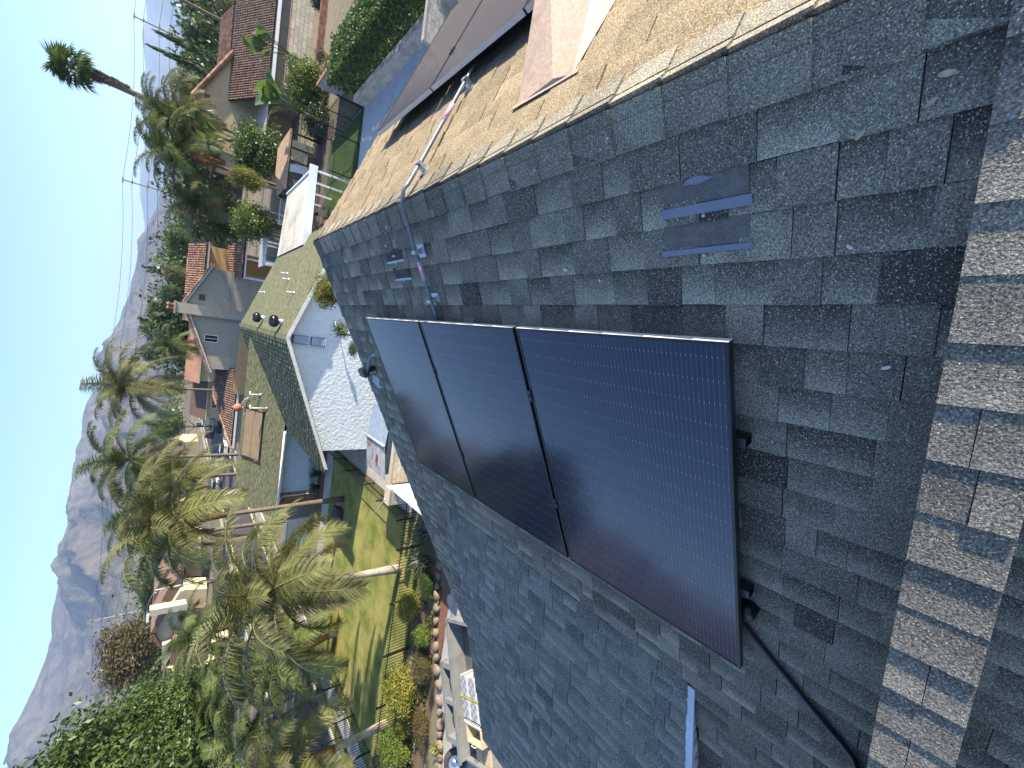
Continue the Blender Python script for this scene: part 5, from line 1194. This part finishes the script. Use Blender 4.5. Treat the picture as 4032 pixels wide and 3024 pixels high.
tree_box('dry orange weeds beside the low brick wall', 5, 740, 400, 850, 560, 43.5, 'shrub', 'dry', name='shrub', cat='shrub')
tree_box('small bright green tree growing up between the two houses', 6, 700, 690, 1010, 1030, 13, 'dense', 'yellow', name='tree')
tree_box('green twig tip peeking over the gable edge, upper one', 6, 890, 1120, 1070, 1250, 11, 'shrub', 'green', name='shrub', cat='shrub')
tree_box('green twig tip peeking over the gable edge, lower one', 6, 1030, 1290, 1130, 1410, 10, 'shrub', 'green', name='shrub', cat='shrub')
# cypresses
for x0, y0, x1, y1, Yc, lb in ((1340, 355, 1900, 530, 95, 'slim dark cypress, right of the pair'), (1300, 412, 1840, 640, 93, 'slim dark cypress, left of the pair')):
    t, bs = D(1, x0, y0, Yc), D(1, x1, y1, Yc); e = thing('cypress', lb, 'tree', (bs.x, Yc, 0), 'pair of cypresses'); hh = t.z - .3
    inst('crown', crown('cone', 1 if x0 > 1320 else 2, 'dark'), e, (0, 0, hh / 2 + .2), (0, 0, x0), (1.25, 1.25, hh / 2)); b = MB(); b.tube([(bs.x, Yc, 0), (bs.x, Yc, hh * .7)], [.2, .06], 7); obj('trunk', b, M_bark, e)
# hedge
e = thing('hedge', 'long dark clipped hedge above the grey planter wall', 'hedge', (17.1, 25.0, 0))
b = MB(); r = random.Random(77)
for i in range(15000):
    x, y, z = r.uniform(-1.3, 1.3), r.uniform(-6, 6), r.uniform(.7, 2.5); k = r.random(); wv = .22 * noise.noise(V((y * .9, x, z * 1.3))) + .12 * noise.noise(V((y * 3, x * 3, z * 3)))
    if k < .45: x = -1.2 + wv + r.gauss(0, .06)
    elif k < .9: z = 2.35 + wv * 1.6 + r.gauss(0, .07)
    p = V((17.1 + x, 25 + y, z)); t = V((r.gauss(0, 1), r.gauss(0, 1), r.gauss(0, 1))).normalized(); u = t.cross(V((r.gauss(-.6, .6), r.gauss(0, .6), r.gauss(.5, .6)))).normalized(); q = r.uniform(.06, .13)
    b.add([p - t * q, p + u * q * .5, p + t * q, p - u * q * .5], [(0, 1, 2, 3)], r.random())
obj('foliage', b.mesh('foliage', fix=False), LM['green'], e)
for i in range(9): b = MB(); yy = 20 + i * 1.2; b.tube([(17.1, yy, 0), (17.0, yy + .1, 2.0)], [.07, .03], 6); obj('stem', b, M_bark, e)
# garden shrubs
g = 'shrubs in the rock garden'
for x, y, rr, hh, m, lb in ((-11.6, 15.0, .75, .62, 'yellow', 'yellow-green shrub by the iron fence, nearest the white wall'), (-15.1, 14.6, 1.05, .78, 'yellow', 'largest bushy green shrub along the iron fence'), (-16.4, 14.3, .7, .5, 'yellow', 'small yellow shrub left of the largest one'), (-17.7, 14.3, .95, .75, 'bright', 'green shrub at the left end of the rock garden'), (-19.3, 13.9, .7, .5, 'yellow', 'yellowish low shrub at the photo edge of the garden'),
                      (-12.3, 13.9, .55, .4, 'bright', 'low green plant among the tan rocks'), (-10.2, 14.1, .55, .38, 'green', 'dark low plant beside the red mulch'), (-13.7, 13.7, .8, .32, 'brown', 'dry low ground plant in the middle of the bed'), (-16.0, 13.2, .7, .3, 'brown', 'dry low ground plant near the spare wheel')):
    tree_at(lb, (x, y, hh), (rr, rr * .85, hh), 'dense', m, 'shrub', 'shrub', g)
# low ground cover
b = MB(); r = random.Random(9)
for i in range(5200):
    x, y = r.uniform(-21.5, -9.2), r.uniform(13.35, 14.85)
    if noise.noise(V((x * .8, y * 1.6, 3))) < -.05: continue
    p = V((x, y, .06 + r.random() * .10)); t = V((r.gauss(0, 1), r.gauss(0, 1), r.uniform(.2, 1.2))).normalized(); u = t.cross(V((r.gauss(0, 1), r.gauss(0, 1), .3))).normalized(); s = r.uniform(.04, .09)
    b.add([p - t * s, p + u * s * .5, p + t * s, p - u * s * .5], [(0, 1, 2, 3)], r.random())
tag(obj('ground_cover', b, LM['olive']), 'patchy dry ground cover plants in the rock garden', 'plants', kind='stuff')
# strappy plants (grass-like clumps)
def strap_mesh(seed, n, L, w, up=.8):
    r = random.Random(seed); b = MB()
    for i in range(n):
        a = r.uniform(0, 6.283); d = V((math.cos(a), math.sin(a), 0)); s = V((-d.y, d.x, 0)); l = L * r.uniform(.6, 1.1); t = r.random(); k = r.uniform(.2, .9)
        pts = [V((0, 0, 0)) + d * .03, d * l * .3 * k + V((0, 0, l * .5 * up)), d * l * .7 * k + V((0, 0, l * .75 * up)), d * l * 1.05 * k + V((0, 0, l * (.75 - .3 * k) * up))]
        vs = []
        for j, p in enumerate(pts[:3]): ww = w * (1, 1.1, .7)[j] * .5; vs += [p - s * ww, p + s * ww]
        vs.append(pts[3]); b.add(vs, [(0, 1, 3, 2), (2, 3, 5, 4), (4, 5, 6)], t)
    return b.mesh('blades', fix=False)
SM = [strap_mesh(1, 70, 1.0, .035), strap_mesh(2, 26, .6, .07), strap_mesh(3, 90, 1.0, .03)]
def clump(label, x, y, s, v, m, z=0):
    e = thing('strap_plant', label, 'plant', (x, y, z), 'strappy plants'); me = SM[v].copy(); me.materials.append(LM[m]); inst('blades', me, e, (0, 0, 0), (0, 0, x), s); b = MB(); b.lathe([(.08 * s, 0), (.05 * s, .12 * s)], (x, y, z), 7); obj('root_crown', b, M_bark, e)
for i, (x, y, s) in enumerate(((-8.2, 14.8, 1.35), (-9.3, 14.7, 1.2), (-7.6, 13.9, 1.2))): clump(['grey-green spiky plant against the fence by the white wall', 'second grey-green spiky plant along the fence', 'grey-green spiky plant nearest our roof edge'][i], x, y, s, 2, 'grey')
clump('bright aloe-like rosette beside the spare wheel', -15.9, 12.0, 1.0, 1, 'yellow')
for i, (x, y, s) in enumerate(((-9.6, 31.2, 1.4), (-10.9, 31.3, 1.3), (-11.9, 31.2, 1.2))): clump(['dark spiky plant under the wing eave, right one', 'dark spiky plant under the wing eave, middle one', 'dark spiky plant under the wing eave by the brick pier'][i], x, y, s, 0, 'dark')
b = MB(); b.hexa([V((-12.2, 25.6, .06)), V((-11.5, 25.6, .06)), V((-11.5, 26.3, .06)), V((-12.2, 26.3, .06)), V((-12.3, 25.5, .5)), V((-11.4, 25.5, .5)), V((-11.4, 26.4, .5)), V((-12.3, 26.4, .5))])
tag(obj('planter_box', b, mat('dark_planter', (.04, .042, .05), .7)), 'dark square planter on the lawn below the palm frond', 'planter')
# paddle-leaved bird of paradise plants
def paddle_mesh(seed):
    r = random.Random(seed); b = MB(); L, W = 1.5, .42; n = 9; st = 1.5
    b.tube([(0, 0, 0), (.08, 0, st * .6), (.2, 0, st)], [.03, .025, .018], 5, tone=.5); vs = []
    for i in range(n + 1):
        t = i / n; w = W * math.sin(math.pi * (t * .93 + .05)) ** .7; x = .2 + .75 * L * t * (.35 + .5 * t); z = st + L * t * (1 - .42 * t); tear = .06 * r.uniform(-1, 1)
        vs += [(x + .05, -w + tear, z + .12 * (w / W)), (x, 0, z), (x + .05, w + tear, z + .12 * (w / W))]
    b.add(vs, [f for i in range(n) for f in ((3 * i, 3 * i + 1, 3 * i + 4, 3 * i + 3), (3 * i + 1, 3 * i + 2, 3 * i + 5, 3 * i + 4))], .7); return b.mesh('paddle_leaf', fix=False)
PD = [paddle_mesh(i) for i in range(3)]
for q in PD: q.materials.append(leaf_mat('banana_leaf', (.05, .10, .025), (.13, .19, .05), .4, .3))
for (k, x, y, Yc, s, n, lb) in ((5, 480, 900, 40, 1.45, 9, 'bird of paradise plant with broad paddle leaves in front of the awning'), (5, 360, 380, 48, 1.5, 7, 'tall bird of paradise plant before the brown tile roof'), (1, 1900, 1150, 50, 1.3, 6, 'bird of paradise plant below the right-hand palms')):
    p = D(k, x, y, Yc); z0 = max(0, p.z - 1.2 * s); e = thing('paddle_plant', lb, 'plant', (p.x, Yc, 0), 'bird of paradise plants'); r = random.Random(int(x))
    b = MB(); b.tube([(p.x, Yc, 0), (p.x, Yc, z0 + .4)], [.14, .10], 7); obj('stem', b, M_dbark, e)
    for i in range(n): inst('leaf', PD[i % 3], e, (0, 0, z0), (r.uniform(-.25, .25), r.uniform(-.5, .35), i * 2.4 + r.random()), s * r.uniform(.75, 1.1))
# ---- palms
def frond_mesh(seed, p0, L=2.9, n=110, ll=.74, droop=1.5, dl=.75, narrow=.024):
    r = random.Random(seed); b = MB(); pts = [V((0, 0, 0))]; m = 14; dirs = []
    for i in range(m):
        a = p0 - droop * ((i + 1) / m) ** 1.4; d = V((math.cos(a), r.uniform(-.03, .03), math.sin(a))).normalized(); dirs.append(d); pts.append(pts[-1] + d * L / m)
    b.tube(pts, [.035 * (1 - .8 * i / m) for i in range(m + 1)], 5, tone=.75)
    for i in range(n):
        s = .10 + .90 * i / (n - 1); f = s * m; k = min(m - 1, int(f)); p = pts[k].lerp(pts[k + 1], f - k); d = dirs[k]; side = d.cross(V((0, 0, 1)))
        if side.length < .1: side = V((0, 1, 0))
        side.normalize(); upv = side.cross(d)
        for sg in (-1, 1):
            l = ll * (math.sin(math.pi * min(1, s * .82 + .14)) ** .6) * r.uniform(.85, 1.1); fwd = .35 + .5 * s
            dd = (side * sg + d * fwd + upv * r.uniform(-.15, .35)).normalized(); dn = V((0, 0, -dl * r.uniform(.7, 1.3)))
            q1 = p + dd * l * .5 + dn * l * .12; q2 = p + dd * l * .9 + dn * l * .48; wv = dd.cross(upv).normalized() * narrow * .5
            b.add([p - wv, p + wv, q1 + wv, q1 - wv, q2], [(0, 1, 2, 3), (3, 2, 4)], min(1, max(0, r.gauss(.5, .2))))
    return b.mesh('frond', fix=False)
FR = {}
for m in ('palm', 'palmo', 'dry'):
    for i, p0 in enumerate((1.45, 1.1, .75, .35, -.1)):
        for j in range(2):
            me = frond_mesh(i * 5 + j, p0, droop=1.35 + .15 * j + (.3 if i < 2 else 0)) if m == 'palm' else FR[('palm', i, j)].copy()
            me.materials.clear(); me.materials.append(LM[m]); FR[(m, i, j)] = me
FR_H = frond_mesh(99, -.75, droop=.8); FR_H.materials.append(LM['dry'])
def palm(label, base, top, s=1.0, n=20, m='palm', bark=None, bend=0, r0=.17, dead=2, mid=None, seed=0):
    base, top = V(base), V(top); e = thing('palm_tree', label, 'palm', (base.x, base.y, 0), 'feather palms'); r = random.Random(seed + int(base.x * 10))
    pts = []; mid = V(mid) if mid else base.lerp(top, .5)
    for i in range(9): t = i / 8; pts.append(base * (1 - t) ** 2 + mid * 2 * t * (1 - t) + top * t * t)
    b = MB(); rad = [r0 * (1.35 - .35 * min(1, i / 2)) if i < 3 else r0 * (1 - .03 * i) for i in range(9)]; b.tube(pts, rad, 12); obj('trunk', b, bark or M_kbark, e, True)
    up = (pts[-1] - pts[-2]).normalized()
    b = MB(); b.tube([top - up * .1, top + up * .35 * s, top + up * .85 * s], [r0 * .95, r0 * 1.1, r0 * .45], 10); obj('crown_shaft', b, mat('palm_sheath', (.14, .13, .06), .7, .3, 6), e, True)
    if dead: b = MB(); b.tube([top - up * .9 * s, top - up * .1, top + up * .15], [r0 * 1.05, r0 * 1.5, r0 * 1.2], 10); obj('fibre_sheath', b, mat('brown_palm_fibre', (.20, .12, .07), .95, .4, 12, bmp=.8, bscale=20), e, True)
    c = top - base * V((1, 1, 0)) + V((0, 0, .6 * s)) * 1.0
    c = V((top.x - base.x, top.y - base.y, top.z + .65 * s))
    for i in range(n):
        tier = i / n; k = min(4, int(tier * 5)); inst('frond', FR[(m, k, i % 2)], e, c, (r.uniform(-.12, .12), r.uniform(-.1, .1), i * 2.4 + r.uniform(-.25, .25)), s * r.uniform(.88, 1.12))
    for i in range(dead): inst('dead_frond', FR_H, e, c - V((0, 0, .2)), (0, 0, i * 2.1 + 1), s * .8)
    return e
def gpalm(label, bk, tk, **kw):
    base = G(*bk); base.z = 0; top = D(*tk, base.y); md = None
    if 'midk' in kw: md = D(*kw.pop('midk'), base.y)
    return palm(label, base, top, mid=md, **kw)
gpalm('palm with pale trunk on the lawn, nearest the white wall', (7, 1490, 1590), (8, 640, 60), s=1.4, n=26, m='palmo', midk=(8, 1010, 15), seed=1)
gpalm('palm with short white trunk foot at the pavement corner of the lawn', (8, 935, 490), (8, 690, 590), s=1.3, n=24, m='palm', seed=2)
gpalm('palm leaning left beside the street with pale swollen trunk', (8, 790, 1010), (8, 330, 1330), s=1.3, n=22, m='palm', r0=.26, bark=M_dbark, seed=3)
gpalm('palm with bent brown trunk at the bottom photo edge', (8, 1370, 1270), (8, 700, 1600), s=1.15, n=22, m='palmo', midk=(8, 1020, 1440), seed=4)
gpalm('palm with dark trunk in front of the green wing roof', (7, 1000, 990), (3, 1720, 1160), s=1.45, n=22, m='palmo', bark=M_dbark, r0=.15, seed=5)
for (lb, kx, Yp, s, n, m, bk_) in (('tall street palm standing clear against the mountain', (3, 1270, 640), 52, 1.75, 18, 'palm', M_dbark), ('olive palm with drooping fronds beside the street palm trunk', (3, 1720, 800), 44, 1.5, 20, 'palmo', M_dbark),
     ('big drooping palm rising behind the beige house', (3, 1290, 30), 76, 2.5, 24, 'palmo', M_dbark), ('lush green palm left of the white gable', (3, 1470, 1040), 56, 2.0, 24, 'palm', M_dbark),
     ('green palm in front of the left hip roof', (3, 1640, 1290), 40, 1.35, 20, 'palmo', M_dbark), ('palm crown beside the brown shake roof', (4, 1850, 470), 36, 1.25, 20, 'palm', M_dbark), ('palm crown over the street near the red flower', (8, 260, 770), 31, 1.3, 20, 'palm', M_dbark), ('palm crown at the left photo edge above the dark shade', (4, 2080, 900), 34, 1.2, 18, 'palm', M_dbark),
     ('large feather palm at the right, left of the fan palm trunk', (1, 1640, 1090), 56, 1.65, 26, 'palm', M_dbark), ('large feather palm at the right, beside the second pole', (1, 1680, 1370), 52, 1.6, 26, 'palm', M_dbark), ('yellowish feather palm with orange fruit behind the patio tree', (2, 1850, 130), 54, 1.5, 22, 'palmo', M_dbark), ('small palm below the fan palm at the right', (1, 1740, 1040), 53, 1.3, 16, 'palmo', M_dbark),
     ('slender palm top beside the distant orange roof', (2, 1570, 1330), 88, 1.6, 16, 'palm', M_dbark), ('leaning dark palm trunk at the top right corner', (1, 500, -560), 66, 1.5, 18, 'palm', M_dbark)):
    t = D(*kx, Yp); palm(lb, (t.x, Yp, 0), t, s=s, n=n, m=m, bark=bk_, r0=.17 + .01 * s, seed=int(Yp))
# orange fruit clusters
for i, (k, x, y, Yp, lb) in enumerate(((2, 1850, 130, 53.2, 'orange fruit bunch on the yellowish palm, upper'), (2, 1880, 190, 53.0, 'orange fruit bunch on the yellowish palm, lower'), (1, 1750, 1330, 51.2, 'orange fruit bunch under the right feather palm'))):
    p = D(k, x, y, Yp); e = thing('fruit_bunch', lb, 'fruit bunch', p, 'orange palm fruit bunches'); r = random.Random(i); b = MB()
    for q in range(60): d = V((r.gauss(0, .3), r.gauss(0, .3), r.gauss(-.1, .35))); b.tube([(p + d * .3), p + d, p + d + V((0, 0, -.15))], [.012, .03, .025], 4)
    obj('strands', b, mat('orange_palm_fruit', (.45, .24, .06), .7, .3, 9), e)
# fan palm
def fan_mesh(seed, R_=.95):
    r = random.Random(seed); b = MB(); b.tube([(0, 0, 0), (.5, 0, .05), (.95, 0, 0)], [.025, .02, .012], 4, tone=.6); o = V((.95, 0, 0))
    for i in range(15):
        a = -1.9 + 3.8 * i / 14; d = V((math.cos(a), math.sin(a), -.12)); s = V((-math.sin(a), math.cos(a), 0)) * .075; l = R_ * r.uniform(.85, 1.1)
        b.add([o, o + d * l * .55 - s, o + d * l + V((0, 0, -.25 * l)), o + d * l * .55 + s], [(0, 1, 2, 3)], r.random())
    return b.mesh('fan_leaf', fix=False)
FN = [fan_mesh(i) for i in range(3)]; FD = [q.copy() for q in FN]
for q in FN: q.materials.append(LM['green'])
M_skirt = mat('dead_fan_skirt', (.13, .095, .065), .9, .35, 3)
for q in FD: q.materials.append(M_skirt)
Yp = 74.0; t = D(1, 690, 600, Yp); e = thing('fan_palm', 'very tall fan palm with dead skirt rising into the sky', 'palm', (t.x, Yp, 0)); r = random.Random(2); lo = D(1, 1440, 930, Yp)
b = MB(); b.tube([(lo.x, Yp, 0), (lo.x, Yp, lo.z), D(1, 1050, 760, Yp), (t.x, Yp, t.z)], [.42, .40, .34, .28], 12); obj('trunk', b, M_dbark, e, True)
base = V((t.x - e.location.x, 0, t.z))
for i in range(46):
    a = i * 2.4; el = 1.35 - 2.1 * (i / 46); inst('leaf', FN[i % 3], e, base + V((0, 0, .5)), (0, -el, a), 1.4 * r.uniform(.85, 1.15))
for i in range(60):
    h = i / 60 * 3.4; inst('dead_leaf', FD[i % 3], e, base + V((0, 0, -.2 - h)), (0, 1.15 + .3 * r.random(), i * 2.4), (.95 - h * .13) * r.uniform(.8, 1.1))
# ================================================================== FAR SUBURB AND MOUNTAINS
b = MB(); r = random.Random(21)
for i in range(3000):
    y = 105 + 1500 * r.random() ** 2.6; x = r.uniform(-1.0, .75) * y
    if -50 < x < -12 and y < 260: continue
    s = r.uniform(3.0, 6.0); h = r.uniform(1.0, 1.9); z0 = max(0, (y - 500) * .018); t0 = r.random()
    for k in range(170 if y < 260 else 22):
        while True:
            d = V((r.uniform(-1, 1), r.uniform(-1, 1), r.uniform(-1, 1)))
            if .25 < d.length < .8 + .2 * noise.noise(d * 2 + V((i, 0, 0))): break
        p = V((x, y, z0 + s * .8 * h)) + V((d.x, d.y, d.z * h)) * s * .8; q = s * (.085 if y < 260 else .26)
        a, c = V((r.gauss(0, 1), r.gauss(0, 1), r.gauss(0, 1))).normalized(), V((r.gauss(0, 1), r.gauss(0, 1), r.gauss(0, 1))).normalized()
        b.add([p - a * q, p + c * q * .7, p + a * q, p - c * q * .7], [(0, 1, 2, 3)], min(1, max(0, t0 * .7 + r.random() * .3)))
tag(obj('far_trees', b, LM['green']), 'distant band of suburban trees below the mountains', 'trees', kind='stuff')
near = [(-112, 5.0), (-90, 6.0), (-60, 7.8), (-48, 7.6), (-42, 7.4), (-37.9, 7.15), (-36, 6.6), (-33.5, 6.41), (-31.5, 6.3), (-29.7, 6.55), (-28, 6.45), (-26.6, 6.43), (-24.5, 6.2), (-22.9, 6.14), (-20, 6.02), (-17, 5.95), (-14.3, 5.75), (-11.6, 5.76), (-10, 5.6), (-8.8, 5.34), (-6.5, 5.05), (-5.2, 4.85), (-3.5, 4.4), (-2.2, 4.1), (-1.0, 3.93), (.3, 3.6), (1.6, 3.5), (3.3, 3.26), (4.6, 3.15), (6.0, 2.9), (7.6, 2.56), (9.5, 2.0), (12, 1.5), (16, 1.0), (30, .6), (60, .5)]
farr = [(-20, 3.0), (2, 3.0), (7.6, 2.75), (8.8, 2.95), (10, 3.25), (12.9, 3.36), (15, 3.1), (17.5, 3.15), (19.7, 3.59), (20.6, 3.5), (21.3, 3.29), (22.6, 3.45), (23.9, 3.69), (25.2, 3.35), (26.4, 3.47), (28, 3.7), (31, 3.4), (36, 3.6), (45, 3.3), (70, 3.2)]
def lerp_tab(tab, a):
    for (a0, e0), (a1, e1) in zip(tab, tab[1:]):
        if a0 <= a <= a1: t = (a - a0) / (a1 - a0); return e0 + (e1 - e0) * t
    return tab[0][1] if a < tab[0][0] else tab[-1][1]
def range_(name, tab, r0, rc, a0, a1, na, nr, amp, m, fs):
    b = MB(); vs = []
    for i in range(na + 1):
        a = a0 + (a1 - a0) * i / na; th = R(a); el = lerp_tab(tab, a) + .07 * noise.fractal(V((a * .55, 3.1, 0)), 1.0, 2.0, 4); hc = H + rc * math.tan(R(el))
        for j in range(nr + 1):
            t = j / nr * 1.25; rr = r0 + (rc - r0) * t; x, y = math.sin(th) * rr, math.cos(th) * rr
            q = V((x, y, 0)) / fs; wv = noise.noise(q * .6) * .8
            rg = noise.ridged_multi_fractal(V((q.x + wv, q.y * .55 + wv, .5)), .95, 2.1, 6, 1.0, 2.0)
            tt = min(t, 2 - t); pr = max(0, tt) ** 1.35
            z = hc * pr + amp * hc * (rg - 1.05) * (max(0, tt) * max(0, 1 - tt)) ** .6 * 1.25
            if t > 1: z = hc * (1 - (t - 1) * 1.4)
            vs.append((x, y, max(z, -.4 if j else -.6)))
    n = nr + 1; b.v = vs; b.f = [(i * n + j, (i + 1) * n + j, (i + 1) * n + j + 1, i * n + j + 1) for i in range(na) for j in range(nr)]
    me = b.mesh(name, True, fix=False); return tag(obj(name, me, m), kind='structure')
def mount_mat(name, lo, hi, pale, sc):
    m, n, l, b = nt(name); p = gpos(n)
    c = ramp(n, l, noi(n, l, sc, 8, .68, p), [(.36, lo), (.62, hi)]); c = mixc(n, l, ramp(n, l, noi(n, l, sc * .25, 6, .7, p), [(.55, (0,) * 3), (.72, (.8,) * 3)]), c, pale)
    l.new(c, b.inputs['Base Color']); b.inputs['Roughness'].default_value = 1.0; b.inputs['Specular IOR Level'].default_value = 0
    bump(n, l, b, noi(n, l, sc * 2, 6, .65, p), .8, 25); return m
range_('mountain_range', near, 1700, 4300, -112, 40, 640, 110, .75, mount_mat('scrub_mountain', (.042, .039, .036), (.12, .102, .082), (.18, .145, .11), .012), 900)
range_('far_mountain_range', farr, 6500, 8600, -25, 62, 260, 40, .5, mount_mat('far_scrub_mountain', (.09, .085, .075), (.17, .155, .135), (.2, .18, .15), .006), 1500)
# ------------------------------------------------------------------ haze: one even body of air round the whole place
b = MB(); b.box((-9300, -400, -1.5), (9300, 11500, 760)); hz = obj('haze', b, None); tag(hz, 'pale even summer haze over the valley', 'haze', kind='stuff')
m = bpy.data.materials.new('haze_air'); m.use_nodes = True; n = m.node_tree.nodes; l = m.node_tree.links
n.remove(n['Principled BSDF']); pv_ = n.new('ShaderNodeVolumePrincipled'); pv_.inputs['Color'].default_value = (.50, .68, 1, 1); pv_.inputs['Density'].default_value = 1.4e-4; pv_.inputs['Anisotropy'].default_value = .2
l.new(pv_.outputs[0], n['Material Output'].inputs['Volume']); hz.data.materials.append(m)
